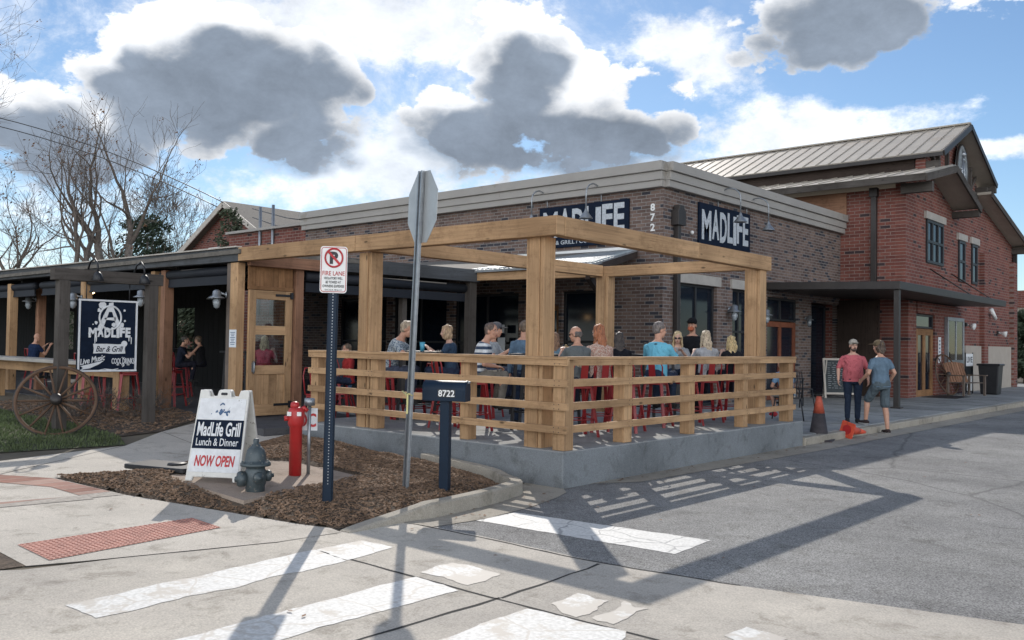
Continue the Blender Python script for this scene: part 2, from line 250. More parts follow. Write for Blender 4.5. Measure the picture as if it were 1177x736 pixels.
# ------------------------------------------------------------------ mesh builder
class MB:
    def __init__(s): s.v = []; s.f = []; s.uv = []; s.mi = []; s.cur = 0; s.T = Matrix.Identity(4); s.sm = []
    def _add(s, vs, fs, uvs=None, smooth=False):
        b = len(s.v); s.v += [s.T @ V(p) for p in vs]
        for i, f in enumerate(fs):
            s.f.append([b+k for k in f]); s.mi.append(s.cur); s.sm.append(smooth)
            s.uv.append(uvs[i] if uvs else [(vs[k][0], vs[k][2]+vs[k][1]) for k in f])
    def box(s, c, d, rot=None, taper=1, ta=2):
        hx, hy, hz = d[0]/2, d[1]/2, d[2]/2
        ps = [V((x*hx, y*hy, z*hz)) for x in (-1, 1) for y in (-1, 1) for z in (-1, 1)]
        if taper != 1:
            for p in ps:
                if p[ta] > 0:
                    for k in range(3):
                        if k != ta: p[k] *= taper
        la = max(range(3), key=lambda k: d[k]); o1, o2 = [k for k in range(3) if k != la]
        ou, ov = rnd.uniform(0, 40), rnd.uniform(0, 40)
        fs = [(0, 1, 3, 2), (4, 6, 7, 5), (0, 4, 5, 1), (2, 3, 7, 6), (0, 2, 6, 4), (1, 5, 7, 3)]
        uvs = []
        for f in fs:
            q = [ps[k] for k in f]
            n = [len(set(round(p[k], 5) for p in q)) == 1 for k in range(3)]
            if n[la] and taper == 1: uvs.append([(ou+p[o1]*.15, ov+p[o2]) for p in q])
            else:
                o = o2 if (n[o1]) else o1
                uvs.append([(ou+p[la], ov+p[o]+(.37 if o == o2 else 0)) for p in q])
        if rot is not None: ps = [rot @ p for p in ps]
        s._add([p+V(c) for p in ps], fs, uvs)
    def beam(s, a, b, w, h, up=(0, 0, 1), ext=0):
        a, b = V(a), V(b); d = (b-a); ln = d.length; d.normalize(); up = V(up)
        if abs(d.dot(up)) > .999: up = V((0, 1, 0))
        x = d.cross(up).normalized(); u = x.cross(d)
        rot = Matrix((x, d, u)).transposed()
        s.box((a+b)/2, (w, ln+2*ext, h), rot)
    def tube(s, pts, r, n=8, caps=True, closed=False, smooth=True):
        pts = [V(p) for p in pts]; m = len(pts)
        rs = r if isinstance(r, (list, tuple)) else [r]*m
        vs = []; fs = []; prev = None
        for i, p in enumerate(pts):
            if closed: t = pts[(i+1) % m]-pts[i-1]
            else: t = pts[min(i+1, m-1)]-pts[max(i-1, 0)]
            t.normalize()
            if prev is None:
                a = V((0, 0, 1)) if abs(t.z) < .9 else V((1, 0, 0)); x = t.cross(a).normalized()
            else:
                x = prev-t*prev.dot(t)
                x = x.normalized() if x.length > 1e-6 else t.orthogonal().normalized()
            prev = x; y = t.cross(x)
            for k in range(n):
                an = 2*math.pi*k/n; vs.append(p+(x*math.cos(an)+y*math.sin(an))*rs[i])
        for i in range(m if closed else m-1):
            j = (i+1) % m
            for k in range(n):
                k2 = (k+1) % n; fs.append((i*n+k, i*n+k2, j*n+k2, j*n+k))
        uvs = []
        for f in fs: uvs.append([((q//n)*.1, (q % n)/n*.3) for q in f])
        if caps and not closed:
            fs.append(tuple(range(n))[::-1]); fs.append(tuple((m-1)*n+k for k in range(n)))
            uvs += [[(0, 0)]*n]*2
        s._add(vs, fs, uvs, smooth)
    def lathe(s, prof, c=(0, 0, 0), n=20, rot=None, smooth=True):
        vs = []; fs = []
        for (r, z) in prof:
            for k in range(n):
                a = 2*math.pi*k/n; p = V((r*math.cos(a), r*math.sin(a), z))
                vs.append((rot @ p if rot is not None else p)+V(c))
        m = len(prof)
        for i in range(m-1):
            for k in range(n):
                k2 = (k+1) % n; fs.append((i*n+k, i*n+k2, (i+1)*n+k2, (i+1)*n+k))
        fs.append(tuple(range(n))[::-1]); fs.append(tuple((m-1)*n+k for k in range(n)))
        s._add(vs, fs, None, smooth)
    def ball(s, c, r, n=12, rot=None, smooth=True):
        r = (r, r, r) if not isinstance(r, (tuple, list)) else r
        vs = [V((0, 0, -r[2]))]; fs = []; m = max(6, n//2+1)
        for i in range(1, m):
            ph = -math.pi/2+math.pi*i/m
            for k in range(n):
                a = 2*math.pi*k/n; vs.append(V((r[0]*math.cos(ph)*math.cos(a), r[1]*math.cos(ph)*math.sin(a), r[2]*math.sin(ph))))
        vs.append(V((0, 0, r[2])))
        for k in range(n): fs.append((0, 1+(k+1) % n, 1+k)); fs.append((len(vs)-1, 1+(m-2)*n+k, 1+(m-2)*n+(k+1) % n))
        for i in range(m-2):
            for k in range(n): fs.append((1+i*n+k, 1+i*n+(k+1) % n, 1+(i+1)*n+(k+1) % n, 1+(i+1)*n+k))
        s._add([(rot @ p if rot is not None else p)+V(c) for p in vs], fs, None, smooth)
    def prism(s, poly, d, Mx=None):
        # poly in local xy, extruded along local z by d (from 0 to d), placed by 4x4 Mx
        n = len(poly); Mx = Mx or Matrix.Identity(4)
        area = sum(poly[i][0]*poly[(i+1) % n][1]-poly[(i+1) % n][0]*poly[i][1] for i in range(n))
        if area < 0: poly = poly[::-1]
        vs = [Mx @ V((x, y, 0)) for x, y in poly]+[Mx @ V((x, y, d)) for x, y in poly]
        fs = [tuple(range(n))[::-1], tuple(range(n, 2*n))]+[(i, (i+1) % n, n+(i+1) % n, n+i) for i in range(n)]
        pl = poly+poly
        s._add(vs, fs, [[pl[k] for k in f] for f in fs])
    def sheet(s, pts, uvs=None): s._add(pts, [tuple(range(len(pts)))], [uvs] if uvs else None)
    def slab(s, quad, th):
        # four corners, thickened along the quad's normal (downwards)
        q = [V(p) for p in quad]; n = (q[1]-q[0]).cross(q[2]-q[0]).normalized()
        if n.z > 0: n = -n
        else: q = q[::-1]
        vs = q+[p+n*th for p in q]; k = len(q)
        fs = [tuple(range(k)), tuple(range(k, 2*k))[::-1]]+[(i, k+i, k+(i+1) % k, (i+1) % k) for i in range(k)]
        s._add(vs, fs, [[(vs[j].x, vs[j].y+vs[j].z) for j in f] for f in fs])
    def text(s, txt, Mx, w=None, h=None, extrude=.004, bold=0, shear=0, spacing=1.0):
        cu = bpy.data.curves.new('tmp', 'FONT'); cu.body = txt; cu.size = 1; cu.extrude = 0; cu.offset = bold; cu.shear = shear; cu.space_character = spacing
        cu.resolution_u = 3
        o = bpy.data.objects.new('tmp', cu); col.objects.link(o)
        dg = bpy.context.evaluated_depsgraph_get(); me = bpy.data.meshes.new_from_object(o.evaluated_get(dg))
        vs = np.array([v.co[:] for v in me.vertices]); fs = [tuple(p.vertices) for p in me.polygons]
        bpy.data.objects.remove(o); bpy.data.curves.remove(cu)
        if len(vs) == 0: return
        mn, mx = vs.min(0), vs.max(0); vs = vs-(mn+mx)/2; sz = mx-mn
        sx = w/sz[0] if w else h/sz[1]; sy = h/sz[1] if h else sx
        b = len(fs); front = [Mx @ V((p[0]*sx, p[1]*sy, extrude)) for p in vs]
        s._add(front, fs)
        # rim so the letters have depth
        bm = {}
        for f in fs:
            for i in range(len(f)):
                e = (f[i], f[(i+1) % len(f)]); k = tuple(sorted(e)); bm.setdefault(k, []).append(e)
        back = [Mx @ V((p[0]*sx, p[1]*sy, 0)) for p in vs]; nn = len(vs); rim = []
        for k, es in bm.items():
            if len(es) == 1: a, c = es[0]; rim.append((c, a, nn+a, nn+c))
        s._add(front+back, rim)
        bpy.data.meshes.remove(me)
    def build(s, name, mats, parent=None, bevel=0, seg=1):
        me = bpy.data.meshes.new(name); me.from_pydata([tuple(p) for p in s.v], [], s.f)
        uvl = me.uv_layers.new(name='UVMap')
        flat = [c for f in s.uv for uv in f for c in uv]; uvl.data.foreach_set('uv', flat)
        mats = mats if isinstance(mats, (list, tuple)) else [mats]
        for mm in mats: me.materials.append(mm)
        me.polygons.foreach_set('material_index', s.mi); me.polygons.foreach_set('use_smooth', s.sm)
        me.update()
        if bevel:
            bm = bmesh.new(); bm.from_mesh(me); bmesh.ops.remove_doubles(bm, verts=bm.verts, dist=1e-5) if False else None
            es = [e for e in bm.edges if len(e.link_faces) == 2 and e.calc_face_angle(0) > .6]
            bmesh.ops.bevel(bm, geom=es, offset=bevel, segments=seg, affect='EDGES', profile=.5, clamp_overlap=True)
            bm.to_mesh(me); bm.free()
        o = bpy.data.objects.new(name, me); col.objects.link(o)
        if parent: o.parent = parent
        return o
def tag(o, label=None, cat=None, group=None, kind=None):
    if label: o['label'] = label
    if cat: o['category'] = cat
    if group: o['group'] = group
    if kind: o['kind'] = kind
    return o
def thing(name, label, cat, loc=(0, 0, 0), rz=0, group=None):
    o = bpy.data.objects.new(name, None); col.objects.link(o); o.empty_display_size = .2
    o.location = loc; o.rotation_euler = (0, 0, rz); return tag(o, label, cat, group)
def children(o): return [c for c in bpy.data.objects if c.parent == o]
def dup(root, loc, rz, label=None, group=None):
    kids = [(c, children(c)) for c in children(root)]
    r = root.copy(); col.objects.link(r); r.location = loc; r.rotation_euler = (0, 0, rz)
    if label: r['label'] = label
    if group: r['group'] = group
    for ch, gs in kids:
        c = ch.copy(); col.objects.link(c); c.parent = r
        for g in gs:
            d = g.copy(); col.objects.link(d); d.parent = c
    return r
def rect(w, h): return [(-w/2, -h/2), (w/2, -h/2), (w/2, h/2), (-w/2, h/2)]
def rrect(w, h, r, n=4):
    out = []
    for cx, cy, a0 in ((w/2-r, h/2-r, 0), (-w/2+r, h/2-r, 90), (-w/2+r, -h/2+r, 180), (w/2-r, -h/2+r, 270)):
        for i in range(n+1): a = R(a0+90*i/n); out.append((cx+r*math.cos(a), cy+r*math.sin(a)))
    return out
def disc(r, n=24, cx=0, cy=0, ry=None): return [(cx+r*math.cos(2*math.pi*i/n), cy+(ry or r)*math.sin(2*math.pi*i/n)) for i in range(n)]
def face_mx(o, xdir, ydir=(0, 0, 1)):
    # local x -> xdir, local y -> ydir, local z -> outward normal
    x = V(xdir).normalized(); y = V(ydir).normalized(); z = x.cross(y)
    m = Matrix((x, y, z)).transposed().to_4x4(); m.translation = V(o); return m
FX = (1, 0, 0); FY = (0, 1, 0)      # front walls read along +X (face -Y); right walls read along +Y (face +X)
# ------------------------------------------------------------------ people
def remesh(mb, name, mat, vox, smooth=4, parent=None, jitter=0, jscale=9, mats=None, paint=None):
    me = bpy.data.meshes.new('t'); me.from_pydata([tuple(p) for p in mb.v], [], mb.f)
    bm = bmesh.new(); bm.from_mesh(me); bmesh.ops.recalc_face_normals(bm, faces=bm.faces); bm.to_mesh(me); bm.free()
    o = bpy.data.objects.new('t', me); col.objects.link(o)
    md = o.modifiers.new('r', 'REMESH'); md.mode = 'VOXEL'; md.voxel_size = vox; md.use_smooth_shade = True
    if smooth:
        s = o.modifiers.new('s', 'SMOOTH'); s.iterations = smooth; s.factor = .5
    dg = bpy.context.evaluated_depsgraph_get(); out = bpy.data.meshes.new_from_object(o.evaluated_get(dg)); out.name = name
    bpy.data.objects.remove(o); bpy.data.meshes.remove(me)
    if jitter:
        n = len(out.vertices); co = np.empty(n*3, 'f'); no = np.empty(n*3, 'f'); out.vertices.foreach_get('co', co); out.vertices.foreach_get('normal', no)
        co = co.reshape(-1, 3); no = no.reshape(-1, 3); ph = rnd.uniform(0, 50)
        for i in range(n):
            p = co[i]; k = mnoise.noise(V((p[0]*jscale+ph, p[1]*jscale, p[2]*jscale*.6)))
            co[i] += no[i]*jitter*k
        out.vertices.foreach_set('co', co.reshape(-1)); out.update()
    out.materials.clear()
    for mm in (mats or [mat]): out.materials.append(mm)
    if paint:
        for p in out.polygons: p.material_index = paint(p.center)
    for p in out.polygons: p.use_smooth = True
    ob = bpy.data.objects.new(name, out); col.objects.link(ob)
    if parent: ob.parent = parent
    return ob
def cap(mb, p0, p1, r0, r1, n=10):
    p0, p1 = V(p0), V(p1); d = p1-p0
    if d.length < 1e-5: mb.ball(p0, r0, n); return
    d.normalize(); pts = []; rs = []
    for k in range(3): a = R(80-35*k); pts.append(p0-d*r0*math.sin(a)); rs.append(r0*math.cos(a))
    for k in range(3): a = R(10+35*k); pts.append(p1+d*r1*math.sin(a)); rs.append(r1*math.cos(a))
    mb.tube(pts, rs, n)
def rings(mb, prof, T, infl=0, belly=0, n=18):
    # prof: (z, half width, half depth, forward offset)
    vs = []; fs = []
    for z, w, d, y in prof:
        bel = belly*math.exp(-((z-.16)/.13)**2)
        for k in range(n):
            a = 2*math.pi*k/n; ca, sa = math.cos(a), math.sin(a)
            yy = (d+infl)*sa + (bel*max(sa, 0)) + y
            vs.append(T @ V(((w+infl+bel*.35)*ca, yy, z)))
    m = len(prof)
    for i in range(m-1):
        for k in range(n): k2 = (k+1) % n; fs.append((i*n+k, i*n+k2, (i+1)*n+k2, (i+1)*n+k))
    fs.append(tuple(range(n))[::-1]); fs.append(tuple((m-1)*n+k for k in range(n))); mb._add(vs, fs, None, True)
TORSO = [(-.10, .10, .085, 0), (-.04, .165, .115, -.01), (.05, .160, .112, 0), (.16, .145, .10, .005), (.27, .155, .11, .008), (.37, .178, .118, .005), (.42, .172, .105, .0), (.455, .150, .09, -.004), (.49, .105, .072, -.008), (.52, .065, .06, -.008)]
SKIN = {}
def skin_mat(c):
    if c not in SKIN: SKIN[c] = mk('skin', c, rough=.55, var=.12, scale=10)
    return SKIN[c]
HAIR = {}
def hair_mat(c):
    if c not in HAIR:
        m, nt, b = new_mat('hair'); tc = N(nt, 'ShaderNodeTexCoord'); mp = N(nt, 'ShaderNodeMapping'); mp.inputs['Scale'].default_value = (75, 75, 9); L(nt, tc.outputs['Object'], mp.inputs[0])
        n = N(nt, 'ShaderNodeTexNoise', Scale=1, Detail=4, Distortion=.5); L(nt, mp.outputs[0], n.inputs['Vector']); r = ramp(nt, n.outputs[0], [(.3, sc(c, .3)), (.5, c), (.7, sc(c, 1.55))]); L(nt, r.outputs[0], b.inputs['Base Color']); b.inputs['Roughness'].default_value = .5
        bp = N(nt, 'ShaderNodeBump', Strength=.8, Distance=.02); L(nt, n.outputs[0], bp.inputs['Height']); L(nt, bp.outputs[0], b.inputs['Normal']); HAIR[c] = m
    return HAIR[c]
CL = {}
def cloth(c):
    if c not in CL: CL[c] = mk('cloth', c, rough=.95, var=.22, scale=9, spec=.15); folds(CL[c].node_tree, [n for n in CL[c].node_tree.nodes if n.type == 'TEX_COORD'][0], CL[c].node_tree.nodes['Principled BSDF'])
    return CL[c]
TAN = (.46, .25, .17); PALE = (.52, .32, .24)
def hand(mb, w, d, n, side, curl=.5, s=1):
    # palm and five fingers; d along the hand, n palm normal (fingers curl towards n)
    d = V(d).normalized(); n = V(n); n = (n-d*n.dot(d)).normalized(); x = d.cross(n)*side
    rot = Matrix((x, d, n)).transposed()
    mb.ball(w+d*.045*s, (.041*s, .055*s, .017*s), 10, rot)
    for off, ln, rr in ((-.031, .058, .0082), (-.0105, .072, .0088), (.011, .078, .0090), (.0325, .070, .0088)):
        b0 = w+d*.082*s+x*off*s*1.08; f1 = (d*math.cos(curl*.7)+n*math.sin(curl*.7)+x*off*1.3).normalized(); f2 = (d*math.cos(curl*1.7)+n*math.sin(curl*1.7)+x*off).normalized()
        b1 = b0+f1*ln*.52*s; b2 = b1+f2*ln*.5*s
        cap(mb, b0-d*.02*s, b1, rr*s, rr*.95*s, 7); cap(mb, b1, b2, rr*.95*s, rr*.75*s, 7)
    t0 = w+d*.03*s+x*.034*s; t1 = t0+(d*.7+x*.6+n*.35).normalized()*.036*s; t2 = t1+(d*.9+x*.12+n*.4).normalized()*.03*s
    cap(mb, t0, t1, .0125*s, .0105*s, 7); cap(mb, t1, t2, .0105*s, .008*s, 7)
def person(label, loc, rz, H=1.75, stand=True, lean=0, hz=.93, knees=None, ankles=None, elbows=None, wrists=None, hdir=None, hturn=0, htilt=0, side_lean=0,
           skin=TAN, top=(.2, .2, .2), topmat=None, bottom=(.03, .04, .07), shorts=False, sleeve=.55, hair=None, hstyle='short', cap_c=None, shades=False, beard=None, mask=None, girth=1.0, belly=0, foot=(.03, .03, .03), toe=None, group=None, vox=.0085, face=True, barefoot=False, curl=.5):
    t = thing('person', label, 'person', loc, rz, group); s = H/1.75; t.scale = (s, s, s)
    T = Matrix.Translation((0, 0, hz)) @ Matrix.Rotation(-lean, 4, 'X') @ Matrix.Rotation(side_lean, 4, 'Y')
    g = girth; tor = [(z, w*g, d*g, y) for z, w, d, y in TORSO]
    b = MB(); rings(b, tor, T, -.006, belly)
    sh = [T @ V((x*.172*g, -.005, .408)) for x in (-1, 1)]
    nb = T @ V((0, -.005, .49)); hc = T @ V((0, .028, .675))
    Hm = Matrix.Translation(hc) @ Matrix.Rotation(hturn, 4, 'Z') @ Matrix.Rotation(-lean*.4-htilt, 4, 'X'); H3 = Hm.to_3x3()
    cap(b, nb, hc-H3 @ V((0, .025, .03)), .056, .052)
    b.ball(Hm @ V((0, -.005, .03)), (.074, .094, .092), 16, H3); b.ball(Hm @ V((0, .022, -.045)), (.056, .066, .075), 14, H3); b.ball(Hm @ V((0, .048, -.088)), (.03, .03, .026), 10, H3)
    b.ball(Hm @ V((0, .094, -.022)), (.013, .02, .022), 8, H3); b.ball(Hm @ V((0, .087, .0)), (.009, .012, .03), 8, H3)
    for x in (-1, 1): b.ball(Hm @ V((x*.074, -.008, -.012)), (.011, .02, .032), 8, H3); b.ball(Hm @ V((x*.034, .07, .022)), (.026, .018, .01), 8, H3); b.ball(Hm @ V((x*.04, .058, -.03)), (.02, .02, .02), 8, H3)
    E_ = elbows or [(-.235, .0, hz+.17), (.235, .0, hz+.17)]; W_ = wrists or [(-.25, .05, hz-.07), (.25, .05, hz-.07)]
    E_ = [V(e) for e in E_]; W_ = [V(w) for w in W_]
    K_ = [V(k) for k in (knees or [(-.10, .015, .49), (.10, .015, .49)])]; A_ = [V(a) for a in (ankles or [(-.10, -.02, .085), (.10, -.02, .085)])]
    hips = [T @ V((x*.088*g, 0, -.03)) for x in (-1, 1)]
    for i, sd in ((0, -1), (1, 1)):
        cap(b, sh[i], E_[i], .046*g, .038); cap(b, E_[i], E_[i].lerp(W_[i], .3), .038, .038); cap(b, E_[i].lerp(W_[i], .3), W_[i], .038, .025)
        hd = V(hdir[i]) if hdir else (W_[i]-E_[i]).normalized()
        nrm = V((-sd*.8, .2, -.1)) if stand else V((0, 0, -1))
        if abs(hd.normalized().dot(nrm.normalized())) > .9: nrm = V((-sd, 0, 0))
        hand(b, W_[i], hd, nrm, sd, curl)
        cap(b, hips[i], K_[i], .082*g, .053); cap(b, K_[i], K_[i].lerp(A_[i], .3)+V((0, -.012, 0)), .053, .056); cap(b, K_[i].lerp(A_[i], .3)+V((0, -.012, 0)), A_[i], .054, .034)
        fd = V((sd*.12, 1, 0)).normalized(); cap(b, A_[i]-V((0, 0, .045))-fd*.03, A_[i]+fd*.13-V((0, 0, .055)), .03, .026)
    remesh(b, 'body', skin_mat(skin), vox, 3, t)
    # shirt
    m = MB(); rings(m, [(-.075, .168*g, .122*g, 0)]+[q for q in tor if -.05 < q[0] < .46]+[(.482, .112*g, .072*g, -.008)], T, .012, belly)
    for i in (0, 1):
        if sleeve <= 1: cap(m, sh[i], sh[i].lerp(E_[i], sleeve), .058, .055)
        else:
            cap(m, sh[i], E_[i], .058, .048); cap(m, E_[i], E_[i].lerp(W_[i], min(sleeve-1, .95)), .05, .04)
    tm = topmat or cloth(top); remesh(m, 'shirt', tm, .012, 2, t, jitter=.009, jscale=11)
    # trousers
    m = MB(); rings(m, [(-.115, .12*g, .10*g, 0), (-.04, .170*g, .122*g, -.01), (.05, .160*g, .115*g, 0), (.07, .150*g, .108*g, 0)], T, .008, belly*.4)
    for i in (0, 1):
        if shorts:
            cap(m, hips[i], hips[i].lerp(K_[i], .86), .096*g, .086)
        else:
            cap(m, hips[i], K_[i], .095*g, .070); cap(m, K_[i], A_[i]+V((0, 0, .03)), .070, .056)
    remesh(m, 'shorts' if shorts else 'trousers', cloth(bottom), .012, 2, t, jitter=.008, jscale=9)
    for i, sd in ((0, -1), (1, 1)):
        m = MB(); fd = V((sd*.12, 1, 0)).normalized(); a = A_[i]
        cap(m, a-V((0, 0, .04))-fd*.035, a+fd*.14-V((0, 0, .052)), .042, .036); cap(m, a-V((0, 0, .02)), a-V((0, 0, .05)), .045, .05)
        m.ball(a+fd*.06-V((0, 0, .068)), (.044, .125, .016), 12, Matrix((fd.cross(V((0, 0, 1))), fd, V((0, 0, 1)))).transposed())
        remesh(m, 'shoe', cloth(foot), .009, 2, t, mats=[cloth(foot), cloth(toe or foot)], paint=(lambda c, z=a.z-.058: 1 if c.z < z else 0))
    # head details
    if face:
        m = MB()
        for x in (-1, 1): m.ball(Hm @ V((x*.031, .082, .006)), (.013, .008, .007), 8, H3)
        e = m.build('eye', cloth((.55, .52, .5)), t); m = MB()
        for x in (-1, 1): m.ball(Hm @ V((x*.031, .088, .006)), (.006, .005, .006), 8, H3); m.ball(Hm @ V((x*.033, .084, .027)), (.019, .008, .004), 8, H3)
        m.build('eyebrow', cloth((.05, .03, .02)), t); m = MB(); m.ball(Hm @ V((0, .082, -.063)), (.023, .010, .0065), 10, H3); m.build('mouth', cloth((.35, .11, .09)), t)
    if shades:
        m = MB()
        for x in (-1, 1): m.ball(Hm @ V((x*.033, .09, .004)), (.028, .009, .02), 10, H3); m.tube([Hm @ V((x*.06, .085, .008)), Hm @ V((x*.078, .0, .006))], .0035, 6)
        m.tube([Hm @ V((-.02, .098, .01)), Hm @ V((.02, .098, .01))], .004, 6); m.build('glasses', M['black'], t)
    if beard:
        m = MB(); m.ball(Hm @ V((0, .042, -.085)), (.05, .05, .042), 12, H3); m.ball(Hm @ V((0, .078, -.048)), (.032, .02, .01), 10, H3)
        for x in (-1, 1): m.ball(Hm @ V((x*.052, .02, -.055)), (.012, .025, .045), 8, H3)
        remesh(m, 'beard', hair_mat(beard), .007, 1, t, jitter=.004, jscale=40)
    if mask:
        m = MB(); m.ball(Hm @ V((0, .06, -.06)), (.06, .056, .05), 12, H3); m.build('face_mask', cloth(mask), t)
    if hair and hstyle != 'none':
        m = MB()
        if hstyle == 'fringe':      # bald on top, hair round the sides
            for x in (-1, 1): m.ball(Hm @ V((x*.058, -.04, .0)), (.026, .055, .05), 10, H3)
            m.ball(Hm @ V((0, -.07, .0)), (.06, .034, .055), 12, H3)
        else:
            m.ball(Hm @ V((0, -.018, .043)), (.083, .098, .092), 16, H3); m.ball(Hm @ V((0, -.045, -.005)), (.076, .065, .07), 14, H3)
        if hstyle in ('long', 'curly'):
            w = 1.0 if hstyle == 'long' else 1.12; back = T.to_3x3() @ V((0, -1, 0)); dn = T.to_3x3() @ V((0, 0, -1))
            h0 = Hm @ V((0, -.055, -.03)); fw = H3 @ V((0, 1, 0))
            m.ball(h0, (.088*w, .06, .10), 14, H3)
            p = h0+dn*.10+back*.03; m.ball(p, (.095*w, .05, .11), 14, H3); p = p+dn*.12+back*.015; m.ball(p, (.088*w, .042, .12), 14, T.to_3x3()); p = p+dn*.09; m.ball(p, (.06*w, .03, .10), 12, T.to_3x3())
            for x in (-1, 1): m.ball(Hm @ V((x*.078, -.005, -.06)), (.024, .04, .10), 10, H3); m.ball(Hm @ V((x*.085, .0, -.16)), (.022, .03, .08), 10, H3)
        if hstyle == 'bob':
            for x in (-1, 1): m.ball(Hm @ V((x*.077, -.002, -.05)), (.03, .055, .09), 12, H3)
            m.ball(Hm @ V((0, -.06, -.06)), (.085, .045, .085), 14, H3)
        if hstyle == 'collar':      # thick hair out from under a cap
            m.ball(Hm @ V((0, -.075, -.055)), (.082, .05, .075), 14, H3)
            for x in (-1, 1): m.ball(Hm @ V((x*.07, -.03, -.04)), (.025, .045, .06), 10, H3)
        remesh(m, 'hair', hair_mat(hair), .009, 1, t, jitter=.022 if hstyle in ('curly', 'bob', 'collar') else .012, jscale=24)
    if cap_c:
        m = MB(); m.ball(Hm @ V((0, -.006, .062)), (.088, .105, .082), 16, H3); 
        c = remesh(m, 'cap', cloth(cap_c), .008, 1, t); m = MB(); 
        m.ball(Hm @ V((0, .125, .058)), (.072, .075, .009), 14, H3); m.build('brim', cloth(sc(cap_c, .7)), c)
    return t
DECK = .41
def sit(label, pos, rz, top_z=None, seat=.68, lean=.22, arms='table', H=1.68, floor=None, **kw):
    fl = DECK if floor is None else floor; s = H/1.75
    hz = (seat+.085)/s
    if top_z is not None:       # settle the stature so that the crown is at its surveyed height
        for i in range(6):
            s = H/1.75; hz = (seat+.085)/s; crown = fl+s*(hz+math.cos(lean)*.80); H *= 1+ (top_z-crown)/max(crown-fl-seat, .3)*.9
            H = min(max(H, 1.35), 1.92)
        s = H/1.75; hz = (seat+.085)/s
    tz = (1.06+.045)/s; sl = math.sin(lean); cl = math.cos(lean); shz = hz+.445*cl; shy = .445*sl
    if arms == 'table': el = [(-.25, shy+.16, shz-.25), (.25, shy+.16, shz-.25)]; wr = [(-.10, shy+.36, max(shz-.20, tz)), (.12, shy+.38, max(shz-.20, tz))]
    elif arms == 'lap': el = [(-.25, shy+.05, shz-.27), (.25, shy+.05, shz-.27)]; wr = [(-.12, shy+.20, hz+.12), (.12, shy+.20, hz+.12)]
    elif arms == 'reach': el = [(-.24, shy+.2, shz-.2), (.25, shy+.2, shz-.2)]; wr = [(-.12, shy+.46, shz-.17), (.14, shy+.47, shz-.14)]
    elif arms == 'down': el = [(-.27, shy-.08, shz-.25), (.26, shy-.05, shz-.27)]; wr = [(-.30, shy+.08, hz+.02), (.16, shy+.15, hz+.12)]
    ft = max(hz-.43, .14/s)
    kn = [(-.13, .40, hz+.0), (.13, .41, hz-.01)]; an = [(-.11, .33, max(ft, hz-.42)), (.11, .36, max(ft, hz-.42))]
    p = V(pos); return person(label, (p.x, p.y, fl), rz, H=H, stand=False, lean=lean, hz=hz, elbows=el, wrists=wr, knees=kn, ankles=an, **kw)
# ------------------------------------------------------------------ who sits and stands where
DG = 'people seated at the high patio tables'
guests = []   # (position, facing) of everyone on a red stool
def guest(label, px, py, rz, X=None, Y=None, **kw):
    p = atX(px, py, X) if X is not None else atY(px, py, Y)
    ln = kw.get('lean', .22); back = V((-math.sin(R(rz)), math.cos(R(rz)), 0))*(.5*math.sin(ln))     # the head is ahead of the seat
    q = V((p.x, p.y, 0))-back
    o = sit(label, q, R(rz), top_z=p.z, **kw); o['group'] = DG; guests.append((q, R(rz), kw.get('stool', 1))); return o
def G2(*a, **k):
    k.pop('stool', None); return guest(*a, **k)
blueprint = print_mat('blue_print', (.10, .14, .19), (.34, .39, .42), 45)
floral = print_mat('rust_print', (.33, .17, .13), (.46, .36, .30), 55)
bluetee = emblem_shirt('blue_tee', (.13, .42, .56), (.07, .18, .24), (0, -.13, 1.22), (.06, .12, .03))
greytee = emblem_shirt('grey_tee', (.10, .115, .12), (.52, .42, .28), (.0, -.12, 1.13), (.10, .2, .085))
pinktee = print_mat('pink_tee', (.40, .085, .10), (.50, .12, .135), 16, .38)
stripe = stripes('striped_knit', (.03, .05, .09), (.55, .58, .60), 11, 2, .5)
G2('man with light hair in a blue patterned shirt leaning over the table, arms out', 461, 369, -62, Y=9.25, lean=.42, arms='reach', topmat=blueprint, hair=(.36, .29, .21), hstyle='short', bottom=(.05, .06, .09), H=1.75)
G2('woman with a wavy blonde bob in a dark blue dress facing the patterned shirt man', 516, 374, 125, Y=9.75, lean=.12, top=(.035, .06, .10), hair=(.36, .25, .15), hstyle='bob', skin=PALE, bottom=(.03, .04, .07))
G2('man in a navy and white striped shirt turned sideways on his stool', 560, 371, -38, Y=9.05, lean=.30, arms='down', topmat=stripe, hair=(.13, .09, .07), hstyle='short', htilt=-.1, hturn=-.7, bottom=(.16, .15, .13), H=1.76)
G2('man with grey hair and a pale grey shirt just beyond the striped shirt man', 567, 371, -70, Y=10.6, lean=.18, top=(.33, .36, .38), hair=(.28, .27, .26), cap_c=(.10, .10, .11), bottom=(.04, .05, .08))
G2('small girl with brown hair seated right of the corner post', 638, 385, 40, Y=10.6, lean=.15, top=(.12, .20, .26), hair=(.20, .11, .06), hstyle='long', skin=PALE, H=1.45)
G2('bald man with glasses in a grey tee with a round back print', 663, 375, 62, X=-7.15, lean=.16, topmat=greytee, hair=(.12, .10, .09), hstyle='fringe', hturn=.7, shades=True, bottom=(.02, .025, .04), H=1.78)
G2('woman with long auburn hair in a rust patterned blouse', 689, 373, 58, X=-7.35, lean=.12, topmat=floral, hair=(.33, .12, .05), hstyle='long', skin=PALE, hturn=.5, bottom=(.02, .02, .03), sleeve=1.6)
G2('woman with long dark hair and black top beside the auburn woman', 712, 382, 40, X=-7.75, lean=.2, top=(.012, .013, .018), hair=(.045, .035, .03), hstyle='long', bottom=(.012, .012, .016), sleeve=1.6, htilt=.2)
